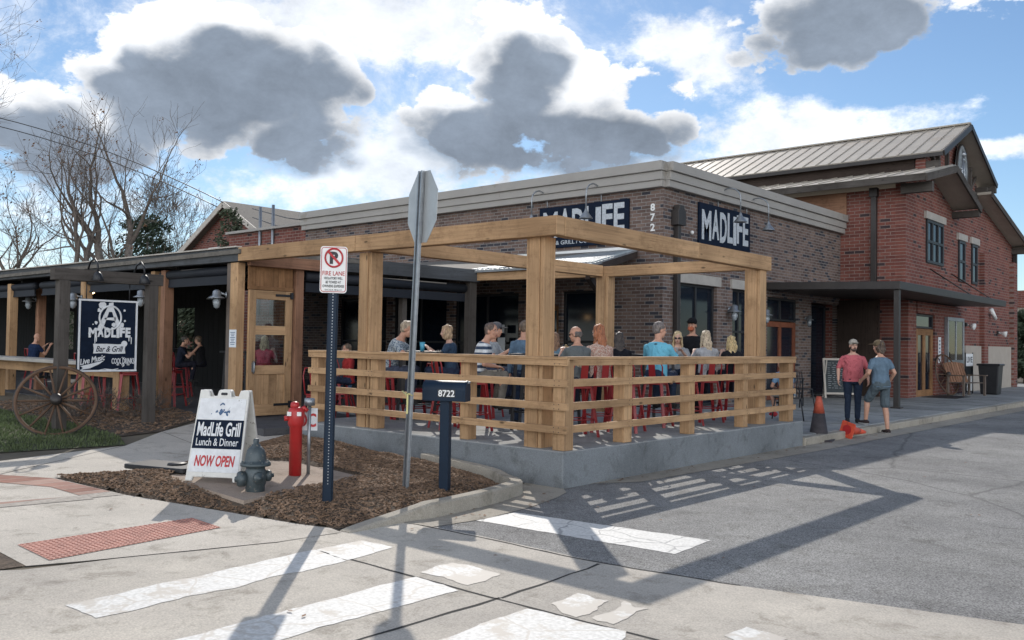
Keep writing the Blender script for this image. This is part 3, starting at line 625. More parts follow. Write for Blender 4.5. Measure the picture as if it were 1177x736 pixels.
G2('man in a bright light blue long sleeve tee on a red stool', 757, 370, 12, X=-7.2, lean=.16, topmat=bluetee, hair=(.15, .13, .12), hstyle='short', hturn=-.75, bottom=(.03, .045, .08), sleeve=1.8, H=1.78)
G2('blonde woman in sunglasses and grey top facing the road', 779, 381, -150, X=-8.05, lean=.14, top=(.30, .31, .32), hair=(.55, .42, .24), hstyle='long', skin=PALE, shades=True, htilt=.15, bottom=(.03, .045, .08))
G2('woman with long straight ash blonde hair seen from behind', 812, 380, 52, X=-7.15, lean=.1, top=(.30, .31, .33), hair=(.42, .34, .24), hstyle='long', skin=PALE, bottom=(.02, .02, .03))
G2('woman with long curly golden hair and black vest seen from behind', 841, 386, 48, X=-7.1, lean=.12, top=(.02, .02, .025), hair=(.56, .43, .22), hstyle='curly', skin=PALE, bottom=(.02, .02, .03), sleeve=.2)
G2('boy facing out between the rails below the top rail', 400, 413, 160, Y=9.6, lean=.05, top=(.30, .03, .03), hair=(.12, .08, .05), H=1.4, arms='lap', seat=.45)
G2('person in a dark grey hoodie with head bowed behind the left rails', 396, 400, 20, Y=10.4, lean=.5, top=(.06, .065, .07), hair=(.10, .08, .07), cap_c=(.05, .05, .055), arms='lap', seat=.5, sleeve=1.9, bottom=(.08, .15, .25))
# standing
p = atY(602, 369, 9.95)
person('man in a slate blue shirt standing behind the corner post', (p.x, p.y, DECK), R(20), H=p.z-DECK+.02, top=(.10, .16, .23), hair=(.14, .10, .07), hturn=.4, bottom=(.025, .04, .075), sleeve=1.9)
p = atY(796, 365, 14.0)
person('server in black cap and face mask standing by the window', (p.x, p.y, DECK), R(-160), H=p.z-DECK, top=(.012, .013, .016), cap_c=(.012, .012, .014), mask=(.42, .13, .07), hair=(.05, .04, .03), bottom=(.015, .015, .02), elbows=[(-.27, .03, 1.13), (.25, .05, 1.12)], wrists=[(-.16, .26, 1.08), (.12, .28, 1.06)], hturn=-.2)
p = atY(906, 402, 17.2)
sit('person in a blue shirt and white cap seated beyond the right end post', (p.x, p.y), R(55), top_z=None, seat=.45, lean=.35, floor=.15, H=1.7, top=(.16, .28, .42), bottom=(.45, .42, .38), shorts=True, cap_c=(.55, .58, .6), hair=(.3, .25, .2), arms='lap', foot=(.35, .04, .05))
# walkers
g = atZ(980, 486, .15)
person('bearded man in a pink tee and jeans standing on the sidewalk', (g.x, g.y, .15), R(-148), H=1.66, topmat=pinktee, bottom=(.022, .032, .055), skin=(.56, .33, .24), beard=(.06, .04, .03), hair=(.06, .045, .035), cap_c=(.36, .33, .28), girth=1.16, belly=.065, hturn=.15, sleeve=.9, elbows=[(-.285, -.03, 1.13), (.285, -.02, 1.13)], wrists=[(-.29, .07, .90), (.30, .05, .90)], vox=.007, foot=(.03, .03, .035))
g = atZ(1009, 499, 0); rzw = R(58)
person('man in a grey blue tee and shorts stepping up onto the kerb', (g.x+.02, g.y+.1, 0), rzw, H=1.80, top=(.115, .17, .225), bottom=(.085, .11, .125), shorts=True, hair=(.07, .045, .03), hstyle='collar', cap_c=(.14, .105, .065), hturn=.35, lean=.06, knees=[(-.11, .25, .60), (.10, .01, .49)], ankles=[(-.12, .27, .235), (.10, -.06, .085)], elbows=[(-.26, .02, 1.12), (.26, -.05, 1.13)], wrists=[(-.24, .24, .98), (.27, .12, .95)], vox=.007, girth=1.03, belly=.02, foot=(.04, .03, .03), toe=(.5, .5, .5))
# left, under the covered patio
p = atY(38, 386, 7.72)
sit('bald man in a navy shirt at the bar counter, back to the lawn', (p.x, p.y), R(10), top_z=p.z, floor=.3, lean=.15, H=1.78, top=(.012, .022, .055), girth=1.15, arms='table', hair=None, bottom=(.02, .02, .03))
p = atX(303, 386, -14.3)
sit('blonde woman in a pink top seated behind the patio door', (p.x, p.y), R(40), top_z=p.z, floor=.3, lean=.12, top=(.52, .11, .14), hair=(.48, .37, .22), hstyle='long', skin=PALE)
p = atY(206, 404, 9.6)
sit('dark clothed guest in the shade under the covered patio', (p.x, p.y), R(-30), top_z=p.z, floor=.3, lean=.2, top=(.014, .018, .03), hair=(.06, .05, .04), bottom=(.02, .02, .03))
p = atY(232, 400, 10.4)
sit('guest in a dark shirt with one arm raised under the covered patio', (p.x, p.y), R(120), top_z=p.z, floor=.3, lean=.15, top=(.02, .02, .022), hair=(.12, .08, .05), arms='reach', bottom=(.02, .02, .03))
# ------------------------------------------------------------------ ground, street, pavements
def drape(name, poly, dz, mat, kind='structure', sub=None, parent=None):
    me = bpy.data.meshes.new(name); bm = bmesh.new()
    vs = [bm.verts.new((p[0], p[1], 0)) for p in poly]; f = bm.faces.new(vs)
    if f.normal.z < 0: f.normal_flip()
    bm.normal_update()
    if bm.faces[:][0].normal.z < 0: bmesh.ops.reverse_faces(bm, faces=bm.faces)
    for co, no in (((-6.5, 0, 0), (1, 0, 0)), ((-13.5, 0, 0), (1, 0, 0)), ((0, 9, 0), (0, 1, 0)), ((0, 12, 0), (0, 1, 0))):
        bmesh.ops.bisect_plane(bm, geom=bm.verts[:]+bm.edges[:]+bm.faces[:], plane_co=co, plane_no=no)
    for v in bm.verts: v.co.z = gz(v.co.x, v.co.y)+dz
    bm.to_mesh(me); bm.free(); me.materials.append(mat)
    o = bpy.data.objects.new(name, me); col.objects.link(o)
    if kind: o['kind'] = kind
    if parent: o.parent = parent
    return o
def pix(*pp): return [tuple(gp(x, y).xy) for x, y in pp]
# terrain: one sheet to the horizon
b = MB(); xs = [-400, -60, -13.5, -6.5, 60, 400]; ys = [-400, -30, 9, 12, 60, 500]
for i in range(5):
    for j in range(5):
        b.sheet([(x, y, gz(x, y)) for x, y in ((xs[i], ys[j]), (xs[i+1], ys[j]), (xs[i+1], ys[j+1]), (xs[i], ys[j+1]))])
tag(b.build('ground', M['earth']), kind='structure')
aline = [tuple(gp(*p).xy) for p in ((469, 601), (545, 615), (690, 647), (850, 674), (1177, 719))]
far_r = (aline[-1][0]+(aline[-1][0]-aline[-2][0])*14, aline[-1][1]+(aline[-1][1]-aline[-2][1])*14)
drape('street_concrete', [(-40, -25), (45, -25), far_r]+aline[::-1]+[(-6.02, 5.37), (-6.05, 4.72), (-6.55, 2.4), (-7.6, .6), (-40, -2.0)], .004, M['conc'])
drape('road', aline+[far_r, (60, 70), (-6.2, 70), (-6.2, 14.2), (-6.15, 14.2), (-6.10, 7.8), (-6.2, 6.9)], .004, M['asphalt'])
# darker patch joint between concrete and asphalt, tar joints in the concrete
def strip(name, pts, w, dz, mat):
    pts = [V((p[0], p[1])) for p in pts]; l = []; r = []
    for i, p in enumerate(pts):
        t = (pts[min(i+1, len(pts)-1)]-pts[max(i-1, 0)]).normalized(); n = V((-t.y, t.x)); k = w*rnd.uniform(.7, 1.25)
        l.append(tuple(p+n*k/2)); r.append(tuple(p-n*k/2))
    return drape(name, l+r[::-1], dz, mat)
def wob(a, b_, n, amp):
    a, b_ = V(a), V(b_); return [tuple(a.lerp(b_, i/n)+V((rnd.uniform(-amp, amp), rnd.uniform(-amp, amp)))) for i in range(n+1)]
J = []
J.append(wob(*pix((300, 770), (576, 688)), 8, .008)+wob(*pix((576, 688), (690, 649)), 6, .012))
J.append(wob(*pix((400, 643), (568, 689)), 6, .006)+wob(*pix((568, 689), (800, 748)), 8, .006))
J.append(wob(*pix((30, 652), (320, 624)), 8, .006)+wob(*pix((320, 624), (400, 607)), 3, .006))
J.append(wob(*pix((469, 601), (690, 648)), 12, .012)+wob(*pix((690, 648), (850, 674)), 8, .008))
for q in J: strip('pavement_joint', q, .024, .0058, M['joint'])
# crosswalk bars (worn paint)
def rag(pp, amp=.025, n=9):
    w = pix(*pp); out = []; ph = rnd.uniform(0, 90)
    for i in range(len(w)):
        p, q = V(w[i]), V(w[(i+1) % len(w)]); t = (q-p).normalized(); nn = V((-t.y, t.x)); k = max(6, int((q-p).length/.05))
        for j in range(k):
            c = p.lerp(q, j/k); o_ = mnoise.noise(V((c.x*3+ph, c.y*3, 0)))*amp*1.3+mnoise.noise(V((c.x*11+ph, c.y*11, 5)))*amp*.7+rnd.uniform(-.004, .004); out.append(tuple(c+nn*o_*min(1, j/2, (k-j)/2)))
    return out
drape('crosswalk_marking', rag([(75, 697), (110, 712), (398, 646), (362, 633)]), .0070, M['paint_c'])
drape('crosswalk_marking', rag([(364, 633), (399, 645), (452, 630), (416, 622)], .02, 5), .0070, M['paint_c'])
drape('crosswalk_marking', rag([(150, 750), (270, 750), (527, 680), (478, 664)]), .0070, M['paint_c'])
drape('crosswalk_marking', rag([(482, 659), (520, 648), (576, 661), (537, 674)], .04, 6), .0070, M['paint_w'])
drape('crosswalk_marking', rag([(546, 599), (592, 590), (817, 622), (776, 638)], .012), .0070, M['paint_a'])
drape('crosswalk_marking', rag([(440, 760), (606, 701), (720, 727), (690, 770)]), .0070, M['paint_c'])
drape('crosswalk_marking', rag([(633, 695), (664, 683), (700, 692), (662, 711)], .05, 6), .0070, M['paint_w'])
drape('crosswalk_marking', rag([(680, 712), (717, 692), (746, 701), (705, 719)], .05, 6), .0070, M['paint_w'])
drape('crosswalk_marking', rag([(832, 732), (858, 722), (905, 735), (880, 752)], .04, 6), .0070, M['paint_w'])
# corner ramp walk, tactile pad, brick bands
ramp_walk = pix((-260, 560), (0, 547), (60, 550), (145, 570), (380, 608), (392, 613), (320, 624), (30, 652), (0, 636), (-200, 610))
drape('corner_walk', ramp_walk, .008, M['walkc'])
drape('brick_band', pix((-100, 551), (0, 547), (60, 551), (143, 570), (102, 574), (58, 561), (0, 556), (-100, 562)), .012, M['paver'])
drape('brick_band', pix((-80, 590), (0, 579), (102, 570.5), (108, 575), (0, 585), (-80, 597)), .0125, M['paver'])
tp = pix((20, 628), (57, 646), (254, 608), (221, 597))
o = drape('tactile_paving', tp, .013, M['tactile'])
b = MB(); A, B_, C_, D_ = [V((p[0], p[1])) for p in tp]
for i in range(34):
    for j in range(11):
        u = (i+.5)/34; v = (j+.5)/11; p = (A.lerp(D_, u)).lerp(B_.lerp(C_, u), v)
        b.lathe([(.013, 0), (.012, .004), (.007, .006)], (p.x, p.y, gz(p.x, p.y)+.013), 6)
tag(b.build('tactile_domes', M['tactile']), kind='structure')
drape('planting_soil', pix((-220, 640), (0, 637), (29, 652), (0, 656), (-220, 668)), .0085, M['soil'])
# kerb, gutter and planting bed at the corner
cur = [(-5.92, 4.72), tuple(gp(462, 598, .03).xy)]+[tuple(gp(x, y, .14).xy) for x, y in ((504, 578), (552, 568), (588, 558.5), (602, 552))]+[(-6.62, 7.50), (-6.95, 7.66), (-7.4, 7.72), (-8.2, 7.74)]
gut = pix((440, 604), (462, 601), (497, 607), (555, 598), (610, 584), (640, 573), (651, 567), (646, 560), (604, 556), (588, 566), (552, 575), (504, 588))
drape('gutter', gut, .009, M['kerb'])
def kerbrun(name, pts, w, h0, h1, mat, hs=None):
    me_ = MB(); P = [V((p[0], p[1])) for p in pts]; n = len(P); secs = []
    for i, p in enumerate(P):
        t = (P[min(i+1, n-1)]-P[max(i-1, 0)]).normalized(); nn = V((-t.y, t.x)); z0 = gz(p.x, p.y); h = hs[i] if hs else h1
        o_, q = p-nn*.0, p+nn*w
        secs.append([V((o_.x, o_.y, z0+h0)), V((o_.x+nn.x*.012, o_.y+nn.y*.012, z0+h-.018)), V((o_.x+nn.x*.03, o_.y+nn.y*.03, z0+h)), V((q.x-nn.x*.01, q.y-nn.y*.01, z0+h)), V((q.x, q.y, z0+h0))])
    vs = [v for s_ in secs for v in s_]; fs = []
    for i in range(n-1):
        for k in range(4): fs.append((i*5+k, (i+1)*5+k, (i+1)*5+k+1, i*5+k+1))
    fs += [tuple(range(5))[::-1], tuple((n-1)*5+k for k in range(5))]
    me_._add(vs, fs); return tag(me_.build(name, mat), kind='structure')
# resample the kerb line smoothly
def smooth_line(pts, n=6):
    P = [V((p[0], p[1])) for p in pts]; out = []
    for i in range(len(P)-1):
        p0, p1, p2, p3 = P[max(i-1, 0)], P[i], P[i+1], P[min(i+2, len(P)-1)]
        for k in range(n):
            t = k/n; out.append(.5*((2*p1)+(p2-p0)*t+(2*p0-5*p1+4*p2-p3)*t*t+(3*p1-p0-3*p2+p3)*t**3))
    out.append(P[-1]); return [tuple(p) for p in out]
ck = smooth_line(cur); hs = [min(.012+.012*i, .145) for i in range(len(ck))]
kerbrun('corner_kerb', ck, .15, -.05, .115, M['kerb'], hs)
bed_edge = [gp(392, 609).xy, gp(145, 569).xy, gp(60, 549).xy, gp(165, 546).xy, gp(345, 498).xy]
bed = [(-6.12, 4.80)]+[tuple(p) for p in bed_edge]+[(-11.2, 7.78), (-7.9, 7.78), (-7.3, 7.68)]
bed += [tuple((V(ck[i])+V((-.1, -.02)) if True else 0)) for i in range(len(ck)-14, 6, -3)]
def inside(p, poly):
    c = False; n = len(poly); x, y = p
    for i in range(n):
        x1, y1 = poly[i]; x2, y2 = poly[i-1]
        if (y1 > y) != (y2 > y) and x < (x2-x1)*(y-y1)/(y2-y1)+x1: c = not c
    return c
def edge_d(p, poly):
    best = 9; p = V(p)
    for i in range(len(poly)):
        a, c = V(poly[i-1]), V(poly[i]); ab = c-a; t = max(0, min(1, (p-a).dot(ab)/max(ab.length_squared, 1e-9))); best = min(best, (a+ab*t-p).length)
    return best
pad = pix((190, 560), (280, 588), (420, 560), (340, 540), (250, 538))
bedh = lambda x, y: gz(x, y)+.07 if inside((x, y), pad) else gz(x, y)+min(edge_d((x, y), bed)*.25, .115)+.012+.022*mnoise.noise(V((x*1.4, y*1.4, 0)))+.012*mnoise.noise(V((x*5, y*5, 3)))
def bump_sheet(name, poly, hf, mat, st=.09):
    m_ = MB(); x0, x1 = min(p[0] for p in poly), max(p[0] for p in poly); y0, y1 = min(p[1] for p in poly), max(p[1] for p in poly); idx = {}; vs = []; fs = []
    nx, ny = int((x1-x0)/st)+2, int((y1-y0)/st)+2
    for i in range(nx):
        for j in range(ny):
            x, y = x0+i*st, y0+j*st
            if inside((x, y), poly) or edge_d((x, y), poly) < st*.8:
                idx[i, j] = len(vs); vs.append((x, y, hf(x, y) if inside((x, y), poly) else gz(x, y)-.01))
    for i in range(nx-1):
        for j in range(ny-1):
            q = [(i, j), (i+1, j), (i+1, j+1), (i, j+1)]
            if all(k in idx for k in q): fs.append([idx[k] for k in q])
    m_._add(vs, fs, None, True); return tag(m_.build(name, mat), kind='structure')
bump_sheet('mulch_bed', bed, bedh, M['soil'])
def scatter(name, poly, hf, n, mat, kind='chip', size=(.02, .07), dens=None):
    m_ = MB(); x0, x1 = min(p[0] for p in poly), max(p[0] for p in poly); y0, y1 = min(p[1] for p in poly), max(p[1] for p in poly); k = 0
    while k < n:
        x, y = rnd.uniform(x0, x1), rnd.uniform(y0, y1)
        if not inside((x, y), poly) or (kind == 'chip' and inside((x, y), pad) and rnd.random() < .93): continue
        k += 1; z = hf(x, y); a = rnd.uniform(0, 6.28)
        if kind == 'chip':
            l = rnd.uniform(*size); w = l*rnd.uniform(.2, .5); ti = rnd.uniform(-.6, .6); tj = rnd.uniform(-.3, .3)
            d = V((math.cos(a)*math.cos(tj), math.sin(a)*math.cos(tj), math.sin(tj)))*l/2; e = V((-math.sin(a), math.cos(a), ti)).normalized()*w/2; c = V((x, y, z+.006+abs(tj)*l*.4)); h = V((0, 0, rnd.uniform(.003, .008)))
            q = [c-d-e, c+d-e*.7, c+d*.9+e, c-d+e]; m_._add(q+[p+h for p in q], [(4, 5, 6, 7), (0, 1, 5, 4), (1, 2, 6, 5), (2, 3, 7, 6), (3, 0, 4, 7)])
        else:
            l = rnd.uniform(*size); w = .004+.004*rnd.random(); bx, by = rnd.uniform(-.4, .4)*l, rnd.uniform(-.4, .4)*l; e = V((math.cos(a), math.sin(a), 0))*w
            c = V((x, y, z)); t = c+V((bx, by, l)); mid = c+V((bx*.35, by*.35, l*.6)); m_._add([c-e, c+e, mid+e*.8, mid-e*.8, t], [(0, 1, 2, 3), (3, 2, 4)])
    return tag(m_.build(name, mat), kind='stuff')
scatter('wood_chips', bed, bedh, 26000, M['chip'], size=(.010, .042))
# concrete pad that the hydrant and the sign stand on, with a few sunlit spalls of red soil left as they are
pad = pix((190, 560), (280, 588), (420, 560), (340, 540), (250, 538))
padc = concrete('pad_concrete', (.34, .27, .215), crack=False, stain=.3)
m_ = MB(); pz = lambda x, y: gz(x, y)+.10
m_._add([(x, y, pz(x, y)-.12) for x, y in pad]+[(x, y, pz(x, y)) for x, y in pad], [tuple(range(5, 10))[::1]]+[(i, (i+1) % 5, 5+(i+1) % 5, 5+i) for i in range(5)])
tag(m_.build('hydrant_pad', padc), kind='structure')
# entrance path and lawn
path = pix((337, 472), (345, 498), (165, 547), (60, 551), (0, 547), (-260, 561), (-260, 540), (0, 531), (145, 513), (186, 497), (262, 478))
drape('path', path+[], .010, M['walkc'])
for a, c in (((0, 546.5), (145, 513)), ((186, 497), (252, 523)), ((270, 480), (343, 497))): strip('pavement_joint', wob(*pix(a, c), 3, .002), .012, .0125, M['joint'])
lawn = pix((145, 512.5), (-300, 540))+[(-30, 2.0), (-30, 6.1)]+pix((-60, 477), (0, 472), (60, 484), (110, 494), (135, 502))
lawn = [(x, y) for x, y in lawn]
lawnh = lambda x, y: gz(x, y)+.012
drape('lawn_ground', lawn, .011, M['lawn'])
near = [p for p in lawn]
scatter('lawn_grass', [(max(x, -19.0), y) for x, y in lawn], lawnh, 30000, M['grass'], kind='grass', size=(.02, .05))
mb_poly = pix((0, 471), (60, 484), (110, 494), (137, 503), (186, 497), (232, 481), (190, 468), (90, 462), (0, 462))
mbh = lambda x, y: gz(x, y)+.03+.015*mnoise.noise(V((x*3, y*3, 1)))
drape('side_mulch_bed', mb_poly, .013, M['soil']); scatter('wood_chips', mb_poly, mbh, 3500, M['chip'], size=(.02, .07))
# patio slab, entrance landing, covered-patio floor, pavement beside the road with its kerb
b = MB(); pl = [(-6.13, 7.82), (-6.13, 14.2), (-8.5, 14.2), (-10.9, 17.6), (-12.9, 17.6), (-12.9, 9.9), (-11.2, 9.9), (-11.2, 7.82)]
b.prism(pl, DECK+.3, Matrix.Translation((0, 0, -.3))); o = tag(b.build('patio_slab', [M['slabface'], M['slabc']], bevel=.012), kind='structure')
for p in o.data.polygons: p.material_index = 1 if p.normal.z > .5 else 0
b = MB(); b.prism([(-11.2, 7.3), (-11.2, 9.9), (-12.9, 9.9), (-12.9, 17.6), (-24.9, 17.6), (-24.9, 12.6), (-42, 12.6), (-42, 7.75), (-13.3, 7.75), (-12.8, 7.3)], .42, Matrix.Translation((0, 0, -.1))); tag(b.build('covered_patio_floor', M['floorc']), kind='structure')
b = MB(); b.prism([(-6.25, 14.2), (-6.25, 46), (-16, 46), (-16, 20), (-11, 17.7), (-8.5, 14.2)], .45, Matrix.Translation((0, 0, -.3))); o = tag(b.build('sidewalk', M['slabc'], bevel=.02, seg=2), kind='structure')
b = MB(); b.prism([(-6.24, 14.21), (-6.09, 14.21), (-6.09, 46), (-6.24, 46)], .437, Matrix.Translation((0, 0, -.3))); tag(b.build('road_kerb', M['kerb'], bevel=.02, seg=2), kind='structure')
drape('gutter', [(-6.10, 14.3), (-5.62, 14.3), (-5.62, 46), (-6.10, 46)], .010, M['kerb'])
drape('gutter', [(-6.14, 8.3), (-5.8, 8.9), (-5.62, 14.3), (-6.14, 14.3)], .0095, M['kerb'])
for y in (17.2, 20.2, 23.2, 26.2, 29.2):
    b = MB(); b.box((-8.0, y, .1515), (4.0, .012, .003)); tag(b.build('pavement_joint', M['joint']), kind='structure')

m_ = MB()
for k in range(330):
    if k < 150: x, y = -6.06+abs(rnd.gauss(0, .10)), rnd.uniform(14.4, 34)
    elif k < 210: x, y = -6.08+abs(rnd.gauss(0, .09)), rnd.uniform(8.3, 14.2)
    elif k < 260: x, y = rnd.uniform(-6.4, -5.6), rnd.uniform(5.6, 7.4)
    else: x, y = rnd.uniform(-8, 3), rnd.uniform(3, 16)
    if k >= 210 and inside((x, y), bed): continue
    l = rnd.uniform(.012, .032); a = rnd.uniform(0, 6.28); d = V((math.cos(a), math.sin(a), rnd.uniform(-.1, .1)))*l; e = V((-math.sin(a), math.cos(a), rnd.uniform(-.2, .2)))*l*.5; c = V((x, y, gz(x, y)+.018)); m_._add([c-d, c-e, c+d, c+e], [(0, 1, 2, 3)])
tag(m_.build('leaf_litter', M['leafdry']), kind='stuff')
# ------------------------------------------------------------------ pergola and its railing
CH = .012
def wpost(b, x, y, z0, z1, w=.25):
    # a built-up post of three boards side by side with a proud middle one
    b.box((x, y, (z0+z1)/2), (w*.62, w, z1-z0)); b.box((x-w*.31-.028, y, (z0+z1)/2), (.056, w*.86, z1-z0-.004)); b.box((x+w*.31+.028, y, (z0+z1)/2), (.056, w*.86, z1-z0-.004))
pg = thing('pergola', 'open new cedar pergola frame over the front patio', 'pergola', (0, 0, 0))
PZ = 3.075
for x, y in ((-6.67, 8.04), (-9.84, 8.10), (-6.45, 13.10), (-9.44, 13.22)):
    b = MB(); wpost(b, x, y, DECK-.01, PZ-.22, .25); b.build('post', M['cedar'], pg, bevel=.006)
def bm_(name, a, c, w, h, mat=None): b = MB(); b.beam(a, c, w, h); return b.build(name, mat or M['cedar'], pg, bevel=.006)
zc = PZ-.112
bm_('beam', (-6.27, 7.90, zc-.01), (-9.9, 7.93, zc+.012), .15, .222); bm_('beam', (-9.905, 7.93, zc+.012), (-12.96, 7.96, zc+.03), .15, .222)
bm_('beam', (-6.34, 7.98, zc-.012), (-6.34, 11.0, zc-.02), .145, .222); bm_('beam', (-6.34, 11.004, zc-.02), (-6.34, 13.28, zc-.03), .145, .222)
bm_('beam', (-6.42, 13.17, zc-.03), (-9.5, 13.19, zc-.03), .15, .19); bm_('beam', (-9.504, 13.19, zc-.03), (-12.55, 13.14, zc+.01), .14, .19)
bm_('beam', (-9.72, 8.01, zc), (-9.48, 13.1, zc-.02), .145, .20)
bm_('beam', (-12.90, 8.05, zc-.05), (-12.80, 9.95, zc-.05), .10, .19, M['cedar2'])
rail_z = [(1.41, .09), (1.168, .085), (.905, .085), (.645, .082)]
def railing(name, label, a, c, posts, outn):
    r = thing(name, label, 'railing', (0, 0, 0)); a, c, n = V(a), V(c), V(outn)
    for i, q in enumerate(posts):
        p = V(q); b = MB(); w = .15 if i not in (0, len(posts)-1) else .17
        b.box((p.x, p.y, (DECK+1.43)/2), (w, w, 1.43-DECK)); b.build('post', M['cedar'], r, bevel=.006)
    for k, (z, h) in enumerate(rail_z):
        b = MB(); b.beam(a+n*.10+V((0, 0, z)), c+n*.10+V((0, 0, z)), .042, h)
        b2 = MB(); al = (c-a).normalized(); b.cur = 1
        for q in posts:
            p = V(q); t_ = (V((p.x, p.y, 0))-a).dot(al); o_ = a+al*t_+n*.122+V((0, 0, z))
            for sx in (-.035, .035):
                for sz in (-.025, .025): b.prism(disc(.0075, 7), .0015, face_mx(o_+al*sx+V((0, 0, sz)), V((0, 0, 1)).cross(n)))
        b.build('rail', [M['cedar'], M['black']], r, bevel=.004)
    b = MB(); b.beam(a+n*.03+V((0, 0, 1.449)), c+n*.03+V((0, 0, 1.449)), .20, .034); b.build('top_rail', M['cedar'], r, bevel=.004)
    return r
railing('wooden_railing', 'cedar railing along the left front edge of the patio', (-11.0, 8.02, 0), (-6.10, 7.96, 0), [(-10.92, 8.04), (-9.55, 8.02), (-7.78, 8.0), (-6.25, 7.965)], (0, -1, 0))
railing('wooden_railing', 'cedar railing along the road side of the patio', (-6.30, 7.87, 0), (-6.30, 14.02, 0), [(-6.30, 9.22), (-6.30, 10.78), (-6.30, 12.35), (-6.30, 13.92)], (1, 0, 0))
# ------------------------------------------------------------------ covered patio
cp = thing('covered_patio', 'long dark covered patio with a lean-to roof, weathered fascia and roller blinds', 'patio roof', (0, 0, 0))
XR = -12.96
def cpart(name, fn, mat, bevel=0): b = MB(); fn(b); return b.build(name, mat, cp, bevel=bevel)
# roof sheet with ribs
def roof(b):
    # flat-pitched roof from the front fascia to the building wall, plus the lean-to part behind the pergola
    b.slab([(-42, 7.85, 3.07), (XR+.10, 7.85, 3.07), (-12.62, 13.15, 3.10), (-42, 13.15, 3.45)], .07)
    b.slab([(-27.5, 13.15, 3.45), (-12.62, 13.15, 3.10), (-12.62, 17.58, 3.88), (-27.5, 17.58, 3.88)], .07)
cpart('roof', roof, M['shingle'])
def lean(b):
    b.slab([(-12.62, 13.0, 3.085), (-9.55, 13.0, 3.085), (-11.65, 17.58, 3.86), (-12.62, 17.58, 3.86)], .05)
    for i in range(26):
        x = -12.6+i*.12; t = min(1, (-9.6-x)/2.1+.02)
        if x > -9.6: break
        xe = min(1, max(0, (-9.56-x)/2.1))
        b.beam((x, 13.0, 3.10), (x, 13.0+4.57*xe, 3.10+.775*xe), .03, .025)
cpart('metal_roof', lean, M['zinc'])
cpart('flashing', lambda b: b.box((-14.5, 17.56, 3.90), (5.6, .06, .09)), M['white'])
def rakeb(b): b.beam((-9.6, 13.05, 2.99), (-11.62, 17.5, 3.74), .05, .14); b.beam((-10.2, 14.4, 2.4), (-9.75, 13.1, 2.86), .09, .11)
cpart('rake_board', rakeb, M['darkwood'])
def fasc(b): b.beam((XR-.002, 7.96, PZ-.085), (-20.0, 7.98, PZ-.03), .15, .222); b.beam((-20.004, 7.98, PZ-.03), (-42, 8.0, PZ+.04), .15, .222)
cpart('fascia', fasc, M['fascia'], .006)
cpart('roof_edge', lambda b: b.beam((XR, 7.90, PZ+.045), (-42, 7.92, PZ+.20), .10, .022), M['trim'])
cpart('side_fascia', lambda b: b.beam((-12.93, 9.05, PZ-.10), (-12.58, 13.16, PZ-.10), .12, .25), M['fascia'], .006)
for x0, x1 in ((-41, -27.4), (-27.1, -21.9), (-21.5, -19.35), (-19.0, -16.3), (-15.9, -13.4)):
    def bl(b, x0=x0, x1=x1):
        b.tube([(x0, 8.12, 2.77), (x1, 8.12, 2.77)], .085, 12); b.box(((x0+x1)/2, 8.11, 2.645), (x1-x0-.06, .02, .14)); b.box(((x0+x1)/2, 8.11, 2.56), (x1-x0, .035, .04))
    cpart('roller_blind', bl, M['blind'])
def bl2(b): b.tube([(-12.95, 9.2, 2.72), (-12.75, 13.1, 2.72)], .09, 12); b.beam((-12.95, 9.2, 2.53), (-12.75, 13.1, 2.53), .03, .16)
cpart('roller_blind', bl2, M['blind'])
for x, w, m_ in ((-23.3, .2, 'cedar'), (-22.9, .16, 'cedar2'), (-19.18, .17, 'cedar'), (-16.12, .15, 'cedar'), (-15.72, .16, 'cedar2'), (-27.2, .2, 'cedar')):
    cpart('post', lambda b: b.box((x, 8.12 if x != -22.9 else 8.62, (.3+2.86)/2), (w, .18, 2.56)), M[m_], .006)
cpart('post', lambda b: b.box((-13.32, 8.05, 1.58), (.13, .2, 2.58)), M['greywood'], .005)
cpart('post', lambda b: b.box((-13.12, 7.99, 1.58), (.22, .14, 2.58)), M['cedar'], .006)
cpart('post', lambda b: b.box((-12.68, 13.05, 1.6), (.15, .2, 2.6)), M['oldwood'], .005)
cpart('post', lambda b: b.box((-12.95, 9.05, 1.58), (.13, .16, 2.58)), M['cedar2'], .005)
cpart('post', lambda b: b.box((-13.0, 11.5, 1.6), (.12, .12, 2.6)), M['oldwood'], .005)
# added partition, near-black colour stands in for the deep interior shade; with openings
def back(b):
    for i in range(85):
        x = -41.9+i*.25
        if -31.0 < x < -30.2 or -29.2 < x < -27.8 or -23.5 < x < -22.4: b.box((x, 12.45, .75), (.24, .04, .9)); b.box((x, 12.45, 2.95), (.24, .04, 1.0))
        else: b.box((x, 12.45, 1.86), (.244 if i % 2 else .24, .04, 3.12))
cpart('shade_partition', back, M['shade_boards'])
